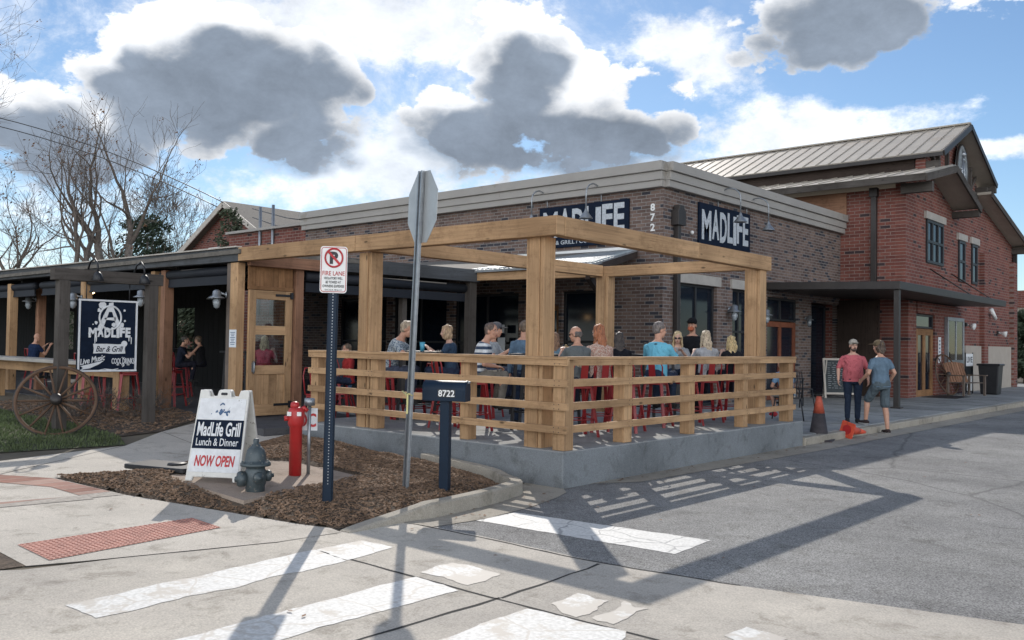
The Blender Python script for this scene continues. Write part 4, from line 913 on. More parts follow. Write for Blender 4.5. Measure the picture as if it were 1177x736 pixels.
# transom, door in the side of the covered patio
DY0, DY1 = 8.09, 8.95
def tr(b):
    b.box((XR, (DY0+DY1)/2, 2.87), (.05, DY1-DY0, .05)); b.box((XR, (DY0+DY1)/2, 2.465), (.06, DY1-DY0, .06))
    for i in range(6): b.box((XR-.01+.004*(i % 2), DY0+.07+i*.143, 2.67), (.03, .139, .36))
cpart('transom', tr, M['doorwood'], .003)
dr = cpart('door', lambda b: None if False else [b.box((XR, DY0+.075, 1.385), (.055, .13, 2.09)), b.box((XR, DY1-.075, 1.385), (.055, .13, 2.09)), b.box((XR, (DY0+DY1)/2, 2.355), (.05, DY1-DY0-.28, .15)), b.box((XR, (DY0+DY1)/2, 1.765), (.05, DY1-DY0-.28, .15)), b.box((XR, (DY0+DY1)/2, 1.105), (.05, DY1-DY0-.28, .15)), b.box((XR, (DY0+DY1)/2, .44), (.05, DY1-DY0-.28, .19))]+[b.box((XR-.008, DY0+.205+i*.15, .78), (.025, .146, .5)) for i in range(4)], M['cedar'], .004)
for z, h in ((2.06, .44), (1.435, .51)):
    b = MB(); b.box((XR-.012, (DY0+DY1)/2, z), (.008, DY1-DY0-.28, h)); b.build('pane', M['glass'], dr)
b = MB(); b.tube([(XR+.05, DY0+.10, 1.05), (XR+.07, DY0+.10, 1.08), (XR+.07, DY0+.10, 1.22), (XR+.05, DY0+.10, 1.25)], .012, 8); b.box((XR+.035, DY0+.10, 1.15), (.012, .05, .16)); b.build('handle', M['galv'], dr)
for z in (2.36, .52):
    b = MB(); b.box((XR+.034, DY1-.2, z), (.012, .30, .04)); b.box((XR+.045, DY1-.04, z), (.03, .05, .11)); b.build('hinge', M['black'], dr)
# interior ceiling beams
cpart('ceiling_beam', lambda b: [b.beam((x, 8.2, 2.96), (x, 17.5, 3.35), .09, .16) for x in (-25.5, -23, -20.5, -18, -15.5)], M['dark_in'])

# ------------------------------------------------------------------ dark brick restaurant building
db = thing('brick_building', 'low dark brown brick restaurant building with a pale stepped cornice', 'building', (0, 0, 0))
def part(root, name, fn, mat, bevel=0): b = MB(); fn(b); return b.build(name, mat, root, bevel=bevel)
YF, XRW, HT = 17.66, -11.0, 5.42
def wall_with_holes(b, o, xd, L0, H0, holes, th=.25):
    # a wall from (0,0) to (L0,H0) along xd, with rectangular openings (x0,x1,z0,z1), th thick behind the face
    xs = sorted({0, L0, *[h[0] for h in holes], *[h[1] for h in holes]}); zs = sorted({0, H0, *[h[2] for h in holes], *[h[3] for h in holes]})
    x = V(xd); n = x.cross(V((0, 0, 1))); o = V(o)
    hole = lambda cx, cz: any(h[0] < cx < h[1] and h[2] < cz < h[3] for h in holes)
    for i in range(len(xs)-1):
        for j in range(len(zs)-1):
            if hole((xs[i]+xs[i+1])/2, (zs[j]+zs[j+1])/2): continue
            b.sheet([o+x*xs[i]+V((0, 0, zs[j])), o+x*xs[i+1]+V((0, 0, zs[j])), o+x*xs[i+1]+V((0, 0, zs[j+1])), o+x*xs[i]+V((0, 0, zs[j+1]))])
    for h in holes:
        q = [o+x*h[0]+V((0, 0, h[2])), o+x*h[1]+V((0, 0, h[2])), o+x*h[1]+V((0, 0, h[3])), o+x*h[0]+V((0, 0, h[3]))]
        for i in range(4): b.sheet([q[i], q[(i+1) % 4], q[(i+1) % 4]-n*th, q[i]-n*th])
# front wall from X=-24.9 to -11 ; openings measured from X=-24.9
fh = [(1.9, 4.2, .3, 2.95), (4.5, 6.8, .3, 2.95), (7.1, 9.5, .3, 2.95), (9.7, 10.85, .41, 2.6), (10.95, 12.1, .41, 2.95)]
part(db, 'front_wall', lambda b: wall_with_holes(b, (-24.9, YF, 0), FX, 13.9, HT, fh), M['brickdark_x'])
rh = [(.80, 2.56, .15, 3.12), (3.38, 4.40, .9, 3.12), (5.40, 7.45, .15, 3.02), (8.35, 10.6, .15, 3.0)]
part(db, 'road_wall', lambda b: wall_with_holes(b, (XRW, YF, 0), FY, 10.84, HT, rh), M['brickdark_y'])
part(db, 'roof_deck', lambda b: b.box((-18, 23.1, HT-.1), (13.7, 10.7, .1)), M['dark_in'])
part(db, 'rear_wall', lambda b: [b.box((-18, 28.4, 2.7), (13.8, .2, 5.4)), b.box((-24.8, 23, 2.7), (.2, 10.6, 5.4)), b.box((-18, 18.9, 2.6), (13.0, .06, 5.2)), b.box((-11.9, 23, 2.6), (.06, 8.2, 5.2))], M['dark_in'])
def corn(b):
    for z, h, o in ((5.36, .16, .07), (5.54, .20, .11), (5.755, .22, .17)):
        b.box(((-24.9-11+o)/2-o/2+.0, YF-o/2+.02, z), (13.9+o+.0, o+.20, h)); b.box((XRW+o/2-.02, YF+5.42, z), (o+.2, 10.84, h-.004))
part(db, 'cornice', corn, M['cornice'], .008)
for y0, y1, z in ((.68, 2.68, 3.24), (3.26, 4.52, 3.24)): part(db, 'lintel', lambda b: b.box((XRW+.012, YF+(y0+y1)/2, z), (.10, y1-y0, .24)), M['stone'], .005)
part(db, 'sill', lambda b: b.box((XRW+.02, YF+3.89, .86), (.16, 1.2, .08)), M['stone'], .005)
def window(root, o, xd, w, z0, z1, nx, nz, inset=.12, mat='frameblack', fw=.06, glass='glassdark', name='window'):
    x = V(xd); n = x.cross(V((0, 0, 1))); o = V(o)-n*inset; rot = Matrix((x, n, V((0, 0, 1)))).transposed(); h = z1-z0
    b = MB()
    for i in range(nx+1): b.box(o+x*(w*i/nx)+x*(fw/2 if i == 0 else -fw/2 if i == nx else 0)+V((0, 0, z0+h/2)), (fw, .06, h), rot)
    for j in range(nz+1): b.box(o+x*w/2+V((0, 0, z0+h*j/nz+(fw/2 if j == 0 else -fw/2 if j == nz else 0))), (w-.004, .056, fw), rot)
    f = b.build(name, M[mat], root, bevel=.004)
    b = MB(); b.box(o+x*w/2-n*.02+V((0, 0, z0+h/2)), (w-.02, .012, h-.02), rot); b.build('pane', M[glass], f); return f
window(db, (XRW, YF+.80, 0), FY, 1.76, .15, 3.12, 2, 2); window(db, (XRW, YF+3.38, 0), FY, 1.02, .9, 3.12, 2, 2)
for a, c, z0, z1 in fh[:3]: window(db, (-24.9+a, YF, 0), FX, c-a, z0, z1, 2, 2)
window(db, (-24.9+10.95, YF, 0), FX, 1.15, .41, 2.95, 1, 2)
window(db, (-24.9+9.7, YF, 0), FX, 1.15, .41, 2.6, 1, 1, mat='doorwood', fw=.13, name='door')
# posters taped in the glass
for x, z, w, h in ((-16.3, 1.95, .22, .3), (-15.95, 2.0, .3, .22), (-15.9, 1.6, .26, .34), (-14.55, 1.9, .25, .2)): part(db, 'poster', lambda b: b.box((x, YF-.10, z), (w, .006, h)), M['paper'])
# double door of red-brown wood under the canopy
dd = window(db, (XRW, YF+5.40, 0), FY, 2.05, .15, 2.35, 2, 1, mat='reddoor', fw=.15, name='double_door')
window(db, (XRW, YF+5.40, 0), FY, 2.05, 2.37, 3.02, 2, 1, name='transom_window')
window(db, (XRW, YF+8.35, 0), FY, 2.25, .15, 3.0, 2, 1, inset=.5, name='recessed_entrance')
def dsp(b): b.box((XRW+.08, YF+.50, 2.3), (.12, .13, 4.3)); b.box((XRW+.11, YF+.50, 4.62), (.2, .34, .36), None, 1); b.box((XRW+.12, YF+.5, 4.85), (.16, .22, .12))
part(db, 'downspout', dsp, M['bronze'], .006)
part(db, 'security_camera', lambda b: b.ball((XRW+.08, YF+1.17, 4.35), .045), M['white'])

# ------------------------------------------------------------------ tall red brick hall
rb = thing('brick_hall', 'tall red brick hall with a raised metal roof and gabled end', 'building', (0, 0, 0))
GX = -9.0; Y0 = 28.26; Y1 = 41.8; XB = -24
def gable(b):
    pts = [(Y0, 0), (Y1, 0), (Y1, 6.0), (36.3, 7.28), (36.3, 7.75), (33.16, 9.12), (30.15, 7.8), (30.15, 7.45), (Y0, 6.92)]
    holes = [(30.21, 31.98, 4.43, 5.83), (33.82, 34.59, 4.05, 5.5), (35.49, 36.2, 4.07, 5.52), (29.05, 30.75, .15, 2.75)]
    b.prism(pts, .3, Matrix.Translation((GX-.3, 0, 0)) @ Matrix(((0, 0, 1, 0), (1, 0, 0, 0), (0, 1, 0, 0), (0, 0, 0, 1))))
part(rb, 'gable_wall', gable, M['brickred_y'])
part(rb, 'side_wall', lambda b: [b.box(((GX-.002+XB)/2, Y0+.15, 3.3), (GX-XB-.3, .296, 6.6))], M['brickred_x'])
part(rb, 'clerestory_wall', lambda b: b.box(((GX+XB)/2-.2, 30.3, 7.6), (GX-XB-.3, .12, .9)), M['darkwood'])
part(rb, 'wood_panel', lambda b: b.box((-14.6, Y0-.02, 6.15), (7.6, .05, .9)), M['cedar2'])
part(rb, 'rear_wall', lambda b: [b.box((XB, 35, 3.2), (.3, 13, 6.4)), b.box(((GX+XB)/2, Y1, 3.0), (GX-XB, .3, 5.9))], M['brickred_y'])
def seams(b, p0, p1, q0, q1, n):
    p0, p1, q0, q1 = map(V, (p0, p1, q0, q1))
    for i in range(n+1): t = i/n; a = p0.lerp(p1, t); c = q0.lerp(q1, t); b.beam(a+V((0, 0, .014)), c+V((0, 0, .014)), .022, .028)
OV = -8.42
def up_roof(b):
    b.slab([(OV, 30.02, 7.96), (XB, 30.02, 7.96), (XB, 33.16, 9.40), (OV, 33.16, 9.40)], .10); b.slab([(OV, 33.16, 9.40), (XB, 33.16, 9.40), (XB, 36.6, 7.84), (OV, 36.6, 7.84)], .10)
    seams(b, (OV-.05, 30.02, 7.96), (XB, 30.02, 7.96), (OV-.05, 33.16, 9.40), (XB, 33.16, 9.40), 34); b.beam((OV, 33.16, 9.43), (XB, 33.16, 9.43), .2, .05)
part(rb, 'upper_roof', up_roof, M['steelroof'])
def up_trim(b):
    b.beam((OV+.03, 30.0, 7.86), (OV+.03, 33.16, 9.30), .05, .17); b.beam((OV+.03, 33.16, 9.30), (OV+.03, 36.6, 7.74), .05, .17); b.beam((OV, 29.99, 7.85), (XB, 29.99, 7.85), .05, .12)
part(rb, 'roof_trim', up_trim, M['bronze'])
def low_roof(b):
    b.slab([(-8.15, 27.35, 6.80), (XB, 27.35, 6.80), (XB, 30.38, 7.52), (-8.15, 30.38, 7.52)], .10); b.slab([(-8.15, 30.38, 7.52), (-9.6, 30.38, 7.52), (-9.6, 33.3, 6.56), (-8.15, 33.3, 6.56)], .10)
    b.slab([(OV, 35.85, 7.45), (XB, 35.85, 7.45), (XB, 41.95, 6.05), (OV, 41.95, 6.05)], .10); seams(b, (-8.2, 27.35, 6.80), (XB, 27.35, 6.80), (-8.2, 30.2, 7.48), (XB, 30.2, 7.48), 30)
part(rb, 'lower_roof', low_roof, M['steelroof'])
def low_trim(b):
    b.beam((-8.12, 27.33, 6.66), (-8.12, 30.38, 7.38), .06, .22); b.beam((-8.12, 30.38, 7.38), (-8.12, 33.3, 6.42), .06, .22); b.beam((-8.15, 27.33, 6.68), (XB, 27.33, 6.68), .06, .2); b.beam((OV+.03, 35.85, 7.33), (OV+.03, 41.95, 5.93), .05, .2)
    b.box((-8.6, 28.05, 6.5), (.9, .2, .3)); b.box((-8.62, 33.2, 6.3), (.95, .25, .22)); b.box((-8.7, 36.45, 7.6), (.6, .25, .25)); b.box((-8.7, 41.75, 5.8), (.6, .25, .25))
part(rb, 'eave_trim', low_trim, M['oldwood'])
part(rb, 'soffit', lambda b: [b.slab([(-8.18, 27.4, 6.62), (XB, 27.4, 6.62), (XB, 28.2, 6.80), (-8.18, 28.2, 6.80)], .03)], M['stone'])
def truss(b):
    X = GX+.06
    for y in (31.3, 32.3, 34.1, 35.1): b.box((X, y, 7.8+.0), (.12, .12, .9+(1-abs(y-33.16)/2)*.6))
    b.beam((X, 30.4, 7.35), (X, 36.0, 7.35), .13, .2); b.beam((X, 30.6, 8.0), (X, 31.3, 7.4), .1, .1); b.beam((X, 35.8, 8.0), (X, 35.0, 7.4), .1, .1); b.box((GX+.2, 36.1, 7.5), (.4, .2, .3)); b.box((GX+.2, 30.3, 7.55), (.4, .2, .3))
part(rb, 'gable_truss', truss, M['oldwood'])
em = part(rb, 'emblem', lambda b: b.prism(disc(.62, 32, ry=.86), .07, face_mx((GX+.14, 33.6, 7.95), FY)), mk('emblem_grey', (.20, .22, .23), var=.5, scale=4))
def emk(b):
    Mx = face_mx((GX+.212, 33.6, 7.95), FY)
    for i in range(16):
        a = 2*math.pi*i/16; 
    for p0, p1, r0 in (((-.2, -.6), (-.05, .35), .07), ((.2, -.6), (.12, .3), .07), ((-.05, .35), (.12, .3), .09), ((-.3, .0), (.3, -.1), .05), ((-.05, -.65), (.05, -.1), .06)):
        b.tube([Mx @ V((p0[0], p0[1], 0)), Mx @ V((p1[0], p1[1], 0))], r0*.7, 6)
    b.ball(Mx @ V((0, .52, 0)), .12)
b = MB(); emk(b); b.build('emblem_relief', M['galv'], em)
b = MB(); b.tube([face_mx((GX+.2, 33.6, 7.95), FY) @ V((.62*math.cos(2*math.pi*i/40), .86*math.sin(2*math.pi*i/40), 0)) for i in range(40)], .035, 6, closed=True); b.build('emblem_rim', M['bronze'], em)
for y0, y1, z0, z1, nx, nz in ((30.21, 31.98, 4.43, 5.83, 3, 2), (33.82, 34.59, 4.05, 5.5, 1, 2), (35.49, 36.2, 4.07, 5.52, 1, 2)):
    window(rb, (GX+.03, y0, 0), FY, y1-y0, z0, z1, nx, nz, inset=0, fw=.09)
    part(rb, 'lintel', lambda b: b.box((GX+.03, (y0+y1)/2, z1+.13), (.12, y1-y0+.35, .24)), M['stone'], .005)
for y in (30.2, 36.95, 41.55): part(rb, 'pilaster', lambda b: b.box((GX+.07, y, 2.65 if y > 31 else 1.6), (.2, .55, 5.3 if y > 31 else 3.1)), M['brickred_y']) if y > 31 else None
part(rb, 'base_course', lambda b: [b.box((GX+.03, 35.6, .95), (.08, 2.1, 1.7)), b.box((GX+.03, 39.25, .95), (.08, 4.0, 1.7))], M['plaster'])
# pier beside the entrance, recess, entrance door, canopy
part(rb, 'pier', lambda b: [b.box((-9.30, 28.63, 1.62), (.78, .76, 3.0)), b.box((-9.05, 32.4, 1.62), (.35, 3.24, 3.0)), b.box((-9.05, 29.9, 2.94), (.35, 1.76, .36))], M['brickred_y'])
part(rb, 'panel_wall', lambda b: b.box((-10.4, 28.2, 1.65), (1.3, .08, 3.0)), M['darkwood'])
hd = window(rb, (-8.86, 29.03, 0), FY, 1.73, .15, 2.28, 2, 1, inset=.1, mat='doorwood', fw=.2, name='entrance_door')
b = MB(); [b.tube([(-8.86, 29.9+s, .9), (-8.82, 29.9+s, .92), (-8.82, 29.9+s, 1.5), (-8.86, 29.9+s, 1.52)], .02, 6) for s in (-.09, .09)]; b.build('handle', M['black'], hd)
window(rb, (-8.86, 29.03, 0), FY, 1.73, 2.3, 2.74, 1, 1, inset=.1, name='transom_window')
can = part(rb, 'canopy', lambda b: [b.slab([(-7.40, 22.85, 3.31), (-7.40, 33.5, 3.31), (-10.95, 33.5, 3.40), (-10.95, 22.85, 3.40)], .20)], M['bronze'], .008)
b = MB(); b.box((-7.52, 23.0, 1.62), (.13, .13, 2.98)); b.box((-7.52, 23.0, .17), (.24, .24, .03)); b.build('post', M['bronze'], can, bevel=.004)
for y in (30.6, 33.0): b = MB(); b.tube([(-7.7, y, 3.33), (GX+.02, y-.0, 4.25)], .022, 6); b.build('tie_rod', M['bronze'], can)
part(rb, 'downspout', lambda b: [b.box((-9.92, Y0-.08, 4.9), (.16, .14, 3.2)), b.box((-9.92, Y0-.1, 6.5), (.24, .2, .28))], M['bronze'], .005)
part(rb, 'downspout', lambda b: b.box((GX+.08, 41.9, 3.0), (.14, .14, 5.6)), M['bronze'], .005)

# ------------------------------------------------------------------ small buildings at the edges
wg = thing('brick_wing', 'red brick side wing left of the dark brick front with two roof pipes', 'building', (0, 0, 0))
part(wg, 'wall', lambda b: b.box((-27.4, 19.8, 2.75), (4.98, 4, 5.5)), M['brickred_x']); 
part(wg, 'coping', lambda b: b.box((-27.4, 19.75, 5.54), (5.0, 4.2, .09)), M['cornice'])
for x in (-27.75, -26.95): part(wg, 'vent_pipe', lambda b: b.tube([(x, 17.74, 2.5), (x, 17.74, 6.35)], .055, 8), M['galv'])
hs_ = thing('brick_house', 'small gabled red brick house with a grey shingle roof behind the patio', 'house', (0, 0, 0))
HX, HY = -43.5, 26.0
def hg(b): b.prism([(HX-5.2, 0), (HX+5.2, 0), (HX+5.2, 6.2), (HX, 8.95), (HX-5.2, 6.2)], 11, Matrix.Translation((0, HY+11, 0)) @ Matrix(((1, 0, 0, 0), (0, 0, -1, 0), (0, 1, 0, 0), (0, 0, 0, 1))))
part(hs_, 'wall', hg, M['brickred_x'])
part(hs_, 'roof', lambda b: [b.slab([(HX, HY-.5, 9.08), (HX, HY+11.5, 9.08), (HX+5.9, HY+11.5, 5.95), (HX+5.9, HY-.5, 5.95)], .12), b.slab([(HX, HY+11.5, 9.08), (HX, HY-.5, 9.08), (HX-5.9, HY-.5, 5.95), (HX-5.9, HY+11.5, 5.95)], .12)], M['shingle'])
part(hs_, 'barge_board', lambda b: [b.beam((HX, HY-.53, 8.92), (HX+5.9, HY-.53, 5.80), .06, .3), b.beam((HX, HY-.53, 8.92), (HX-5.9, HY-.53, 5.80), .06, .3)], M['trim'])
for x in (HX-2.2, HX+.9): window(hs_, (x, HY-.03, 0), FX, 1.3, 5.3, 6.7, 2, 2, inset=0, mat='white', fw=.1)
nb_ = thing('block_building', 'low pale building with a brick parapet at the far right edge', 'building', (0, 0, 0))
part(nb_, 'wall', lambda b: b.box((-9.5, 58, 2.0), (12, 8, 4.0)), M['plaster']); part(nb_, 'parapet', lambda b: b.box((-9.5, 58, 4.45), (12.2, 8.2, .9)), M['brickred_x']); part(nb_, 'door', lambda b: b.box((-6, 53.97, 1.2), (1.1, .08, 2.2)), M['bronze'])
# ------------------------------------------------------------------ signs on the walls
def jag(b, Mx, txt, W, Hh, ex=.006, bold=.03):
    # hand-cut capitals: each letter its own height and drop
    wts = {'I': .45, 'M': 1.3, 'W': 1.3, 'L': .8, 'E': .85, 'F': .85}; tot = sum(wts.get(c, 1) for c in txt); x = -W/2; r_ = random.Random(3)
    for c in txt:
        w = W*wts.get(c, 1)/tot; hh = Hh*r_.uniform(.90, 1.0)
        b.text(c, Mx @ Matrix.Translation((x+w/2, (Hh-hh)/2*r_.choice((-1, 1)), 0)), w*.88, hh, ex, bold); x += w
def wall_sign(label, o, xd, W, Hh, sub=None):
    t = thing('wall_sign', label, 'sign', (0, 0, 0)); Mx = face_mx(o, xd); b = MB(); b.prism(rect(W, Hh), .05, Mx); b.build('board', M['signnavy'], t)
    b = MB(); Mz = Mx @ Matrix.Translation((0, .09*Hh if sub else .0, .051)); jag(b, Mz, 'MADLIFE', W*.93, Hh*(.68 if sub else .80))
    if sub: b.text(sub, Mx @ Matrix.Translation((0, -.38*Hh, .051)), W*.86, Hh*.10, .004, .012)
    b.build('lettering', M['lettergrey'], t); return t
wall_sign('wide navy wall sign with pale grey lettering above the metal lean-to roof', (-13.30, YF-.004, 4.58), FX, 2.75, 1.05, 'BAR & GRILL / CONCERT HALL')
wall_sign('navy wall sign with pale grey lettering on the wall facing the road', (XRW+.004, 20.55, 4.64), FY, 2.68, 1.00)
t = thing('house_number', 'white upright house numerals fixed to the dark brick corner', 'house number', (0, 0, 0))
for i, c in enumerate('8722'): b = MB(); b.text(c, face_mx((-11.28, YF-.002, 4.84-i*.235), FX), None, .175, .02, .025); b.build('numeral', M['white'], t)

# ------------------------------------------------------------------ lamps
def gooseneck(label, base, out, r=.55, shade_z=-.52, size=.16, tilt=0):
    t = thing('gooseneck_lamp', label, 'wall lamp', base, 0, 'gooseneck sign lamps'); o = V(out); b = MB()
    pts = [V((0, 0, 0))]+[o*(r/2-r/2*math.cos(a))+V((0, 0, .30+math.sin(a)*r*.45)) for a in [R(x) for x in range(0, 181, 15)]]+[o*r+V((0, 0, shade_z+.42))]
    b.tube(pts, .017, 8); b.build('arm', M['galv'], t); b = MB(); b.lathe([(.055, -.012), (.055, .012)], (0, 0, .0), 12, Matrix.Rotation(R(90), 3, V((0, 0, 1)).cross(o))); b.build('wall_plate', M['galv'], t)
    b = MB(); b.lathe([(.025, .10), (.035, .06), (.05, .02), (size, -.12), (size+.01, -.135), (size-.015, -.13), (.04, .0)], o*r+V((0, 0, shade_z+.36)), 18); b.build('lamp_shade', M['galv'], t); return t
gooseneck('galvanised gooseneck lamp above the left end of the front wall sign', (-14.45, YF-.02, 4.92), (0, -1, 0), .62)
gooseneck('galvanised gooseneck lamp above the right half of the front wall sign', (-12.75, YF-.02, 4.92), (0, -1, 0), .62)
gooseneck('galvanised gooseneck lamp above the middle of the road side sign', (XRW+.02, 20.2, 5.0), (1, 0, 0), .62)
gooseneck('galvanised gooseneck lamp just past the right end of the road side sign', (XRW+.02, 21.75, 4.96), (1, 0, 0), .62)
def lantern(label, base, out, s=1.0):
    t = thing('jar_lantern', label, 'wall lamp', base, 0, 'jar lanterns'); o = V(out)
    b = MB(); b.tube([o*0, o*.06*s+V((0, 0, .02)), o*.13*s+V((0, 0, .05)), o*.16*s+V((0, 0, .02))], .02*s, 8); b.lathe([(.055*s, -.01), (.055*s, .015)], (0, 0, 0), 12, Matrix.Rotation(R(90), 3, V((0, 0, 1)).cross(o))); b.build('arm', M['galv'], t)
    c = o*.16*s; b = MB(); b.lathe([(.03*s, .09*s), (.07*s, .06*s), (.075*s, -.02*s), (.14*s, -.05*s), (.14*s, -.06*s), (.06*s, -.06*s)], c, 16); b.build('hood', M['galv'], t)
    b = MB(); b.lathe([(.058*s, -.062*s), (.06*s, -.16*s), (.045*s, -.22*s), (.01, -.24*s)], c, 14); b.build('glass_jar', M['pglass'], t)
    b = MB()
    for k in range(4): a = k*math.pi/2; b.tube([c+V((math.cos(a)*.066*s, math.sin(a)*.066*s, -.06*s)), c+V((math.cos(a)*.066*s, math.sin(a)*.066*s, -.17*s)), c+V((0, 0, -.25*s))], .006*s, 5)
    b.build('guard', M['galv'], t); return t
lantern('jar lantern on the double post left of the patio door', (-13.37, 7.94, 2.34), (-.5, -.87, 0), 0.95)
lantern('jar lantern right of the hanging sign on the covered patio post', (-16.2, 8.02, 2.42), (-.3, -.95, 0), 0.95)
lantern('jar lantern just left of the hanging sign on the covered patio', (-19.18, 8.02, 2.44), (-.3, -.95, 0), 1.0)
lantern('jar lantern on the leftmost light patio post', (-22.95, 8.52, 2.5), (-.3, -.95, 0), 1.0)
lantern('jar lantern with flared hood between the road side windows', (XRW+.01, 21.0-.12, 2.58), (.9, -.45, 0), 1.25)
lantern('jar lantern on the brick pillar beside the red double door', (XRW+.01, 22.75, 2.55), (.9, -.45, 0), 1.15)
lantern('jar lantern on the dark brick pillar right of the double door', (XRW+.01, 25.6, 2.5), (.9, -.45, 0), 0.95)
t = thing('pendant_lamp', 'lit round pendant bulb glowing under the covered patio roof', 'lamp', atY(105, 334, 8.6)); b = MB(); b.ball((0, 0, 0), .085); b.build('bulb', M['bulb'], t)
b = MB(); b.tube([(0, 0, .08), (0, 0, .42)], .012, 6); b.lathe([(.03, .07), (.045, .12), (.02, .16)], (0, 0, 0), 10); b.build('cord', M['black'], t)
for lab, x, y in (('unlit black dome pendant lamp in the covered patio right of the sign stand', -16.6, 9.6), ('unlit black dome pendant lamp near the patio door', -14.6, 10.2), ('unlit black dome pendant lamp left in the covered patio', -22.5, 10.0)):
    t = thing('pendant_lamp', lab, 'lamp', (x, y, 2.42)); b = MB(); b.lathe([(.03, .14), (.05, .12), (.12, .06), (.17, 0), (.165, -.005), (.10, .05)], (0, 0, 0), 18); b.build('lamp_shade', M['galv'], t); b = MB(); b.tube([(0, 0, .13), (0, 0, .58)], .008, 6); b.build('cord', M['black'], t)
for lab, p, o in (('white flood lamp on the hall wall right of the notice board', (GX+.02, 34.7, 2.55), V((1, -.2, -.25))), ('small white flood lamp low on the far part of the hall wall', (GX+.02, 39.2, 2.35), V((1, 0, -.2)))):
    t = thing('flood_lamp', lab, 'wall lamp', p); b = MB(); b.box((.03, 0, 0), (.06, .14, .14)); b.build('bracket', M['bronze'], t); b = MB(); b.tube([V((.05, 0, .0)), o*.18], .03, 8); b.lathe([(.04, 0), (.12, .18), (.115, .19)], o*.14, 14, V((0, 0, 1)).rotation_difference(o).to_matrix()); b.build('lamp_head', M['white'], t)
t = thing('wall_camera', 'white tubular camera on the hall wall above the flood lamp', 'camera', (GX+.02, 38.0, 3.0)); b = MB(); b.tube([(.12, -.25, .22), (.16, .2, -.12)], .075, 10); b.build('housing', M['white'], t); b = MB(); b.tube([(0, 0, 0), (.13, 0, .05)], .03, 6); b.build('bracket', M['galv'], t)

# ------------------------------------------------------------------ hanging sign stand, wheel
SX = -13.11; s1, s2 = 5.22, 6.52
st = thing('sign_stand', 'weathered timber stand of two posts and a crossbeam holding the sign', 'sign stand', (SX, s1, gz(SX, s1)))
for y, h in ((0, 2.12), (s2-s1, 2.12)): b = MB(); b.box((0, y, h/2), (.15, .15, h)); b.build('post', M['oldwood'], st, bevel=.006)
b = MB(); b.box((0, (s2-s1)/2, 2.12+.085), (.15, s2-s1+.30, .17)); b.build('crossbeam', M['oldwood'], st, bevel=.006)
for y in (.32, 1.0):
    b = MB(); b.tube([(.05, y, 2.29), (.12, y, 2.40), (.26, y, 2.44), (.36, y, 2.36), (.38, y, 2.24)], .014, 8); b.lathe([(.02, .05), (.05, .02), (.085, -.08), (.08, -.085)], (.38, y, 2.2), 14); b.build('gooseneck', M['black'], st)
hsn = thing('hanging_sign', 'navy hanging sign with splattered emblem and white border in a timber stand', 'sign', (0, 0, 0))
Y_l, Y_r = 5.43, 6.30; zt, zb = atX(90, 343, SX).z, atX(90, 428, SX).z; W_, H_ = Y_r-Y_l, zt-zb
Mx = face_mx((SX+.01, (Y_l+Y_r)/2, (zt+zb)/2), FY)
b = MB(); b.prism(rect(W_, H_), .035, Mx @ Matrix.Translation((0, 0, -.02))); b.build('board', M['signnavy'], hsn, bevel=.003)
b = MB(); w2, h2 = W_/2-.018, H_/2-.018
for c, d in (((0, h2), (W_, .026)), ((0, -h2), (W_, .026)), ((w2, 0), (.026, H_-.06)), ((-w2, 0), (.026, H_-.06))): b.prism(rect(*d), .012, Mx @ Matrix.Translation((c[0], c[1], .0155)))
b.build('border', M['signwhite'], hsn)
Mz = Mx @ Matrix.Translation((0, 0, .016))
def at2(x, y): return Mz @ Matrix.Translation((x*W_/2, y*H_/2, 0))
b = MB()
E0 = at2(.06, .50) @ Matrix.Scale(.86, 4)
b.tube([E0 @ V((.185*math.cos(2*math.pi*i/36), .20*math.sin(2*math.pi*i/36), .002)) for i in range(36)], .014, 6, closed=True)
for p0, p1, w in (((0, .24), (-.17, -.19), .07), ((0, .24), (.16, -.18), .06), ((-.1, -.02), (.09, -.02), .045)):
    a, c = V(p0), V(p1); d = (c-a).normalized(); n = V((-d.y, d.x))*w/2; b.prism([tuple(a-n*.6), tuple(a+n*.6), tuple(c+n*1.3), tuple(c-n*1.3)], .004, E0)
b.prism([(-.035, .10), (.05, .10), (.045, .265), (-.03, .25)], .0045, E0)
r_ = random.Random(5)
for x, y, r0 in ((-.14, .20, .065), (-.19, .12, .035), (.20, -.12, .045), (.25, -.05, .02), (-.24, -.09, .03), (-.29, -.12, .012), (.06, -.12, .038), (.24, .13, .02), (.19, -.2, .03), (-.2, -.2, .03), (-.03, -.22, .03), (.13, -.215, .028)):
    b.prism([(x+r0*r_.uniform(.7, 1.15)*math.cos(k*.524), y+r0*r_.uniform(.7, 1.15)*math.sin(k*.524)) for k in range(12)], .005, E0)
for x, y0, l in ((-.17, -.19, .10), (-.15, -.2, .06)): b.prism([(x-.01, y0), (x+.012, y0), (x+.008, y0-l), (x-.006, y0-l)], .004, E0)
b.build('emblem', M['signwhite'], hsn)
b = MB(); jag(b, at2(.05, .09), 'MADLIFE', W_*.72, H_*.145, .009, .05)
for x, l in ((-.17, .07), (-.19, .10), (.345, .10), (.31, .06)): b.prism([(x-.008, -.05), (x+.008, -.05), (x+.005, -.05-l), (x-.004, -.05-l)], .004, at2(0, .06))
b.build('lettering', M['signwhite'], hsn)
b = MB(); b.prism([(-.235, -.07), (-.1, -.063), (.05, -.075), (.235, -.07), (.225, .0), (.24, .075), (.12, .065), (-.05, .072), (-.24, .07), (-.228, 0)], .004, at2(.06, -.36)); b.prism(disc(.045, 14), .006, at2(.06, -.36) @ Matrix.Translation((.215, .075, 0))); b.build('ribbon', M['signwhite'], hsn)
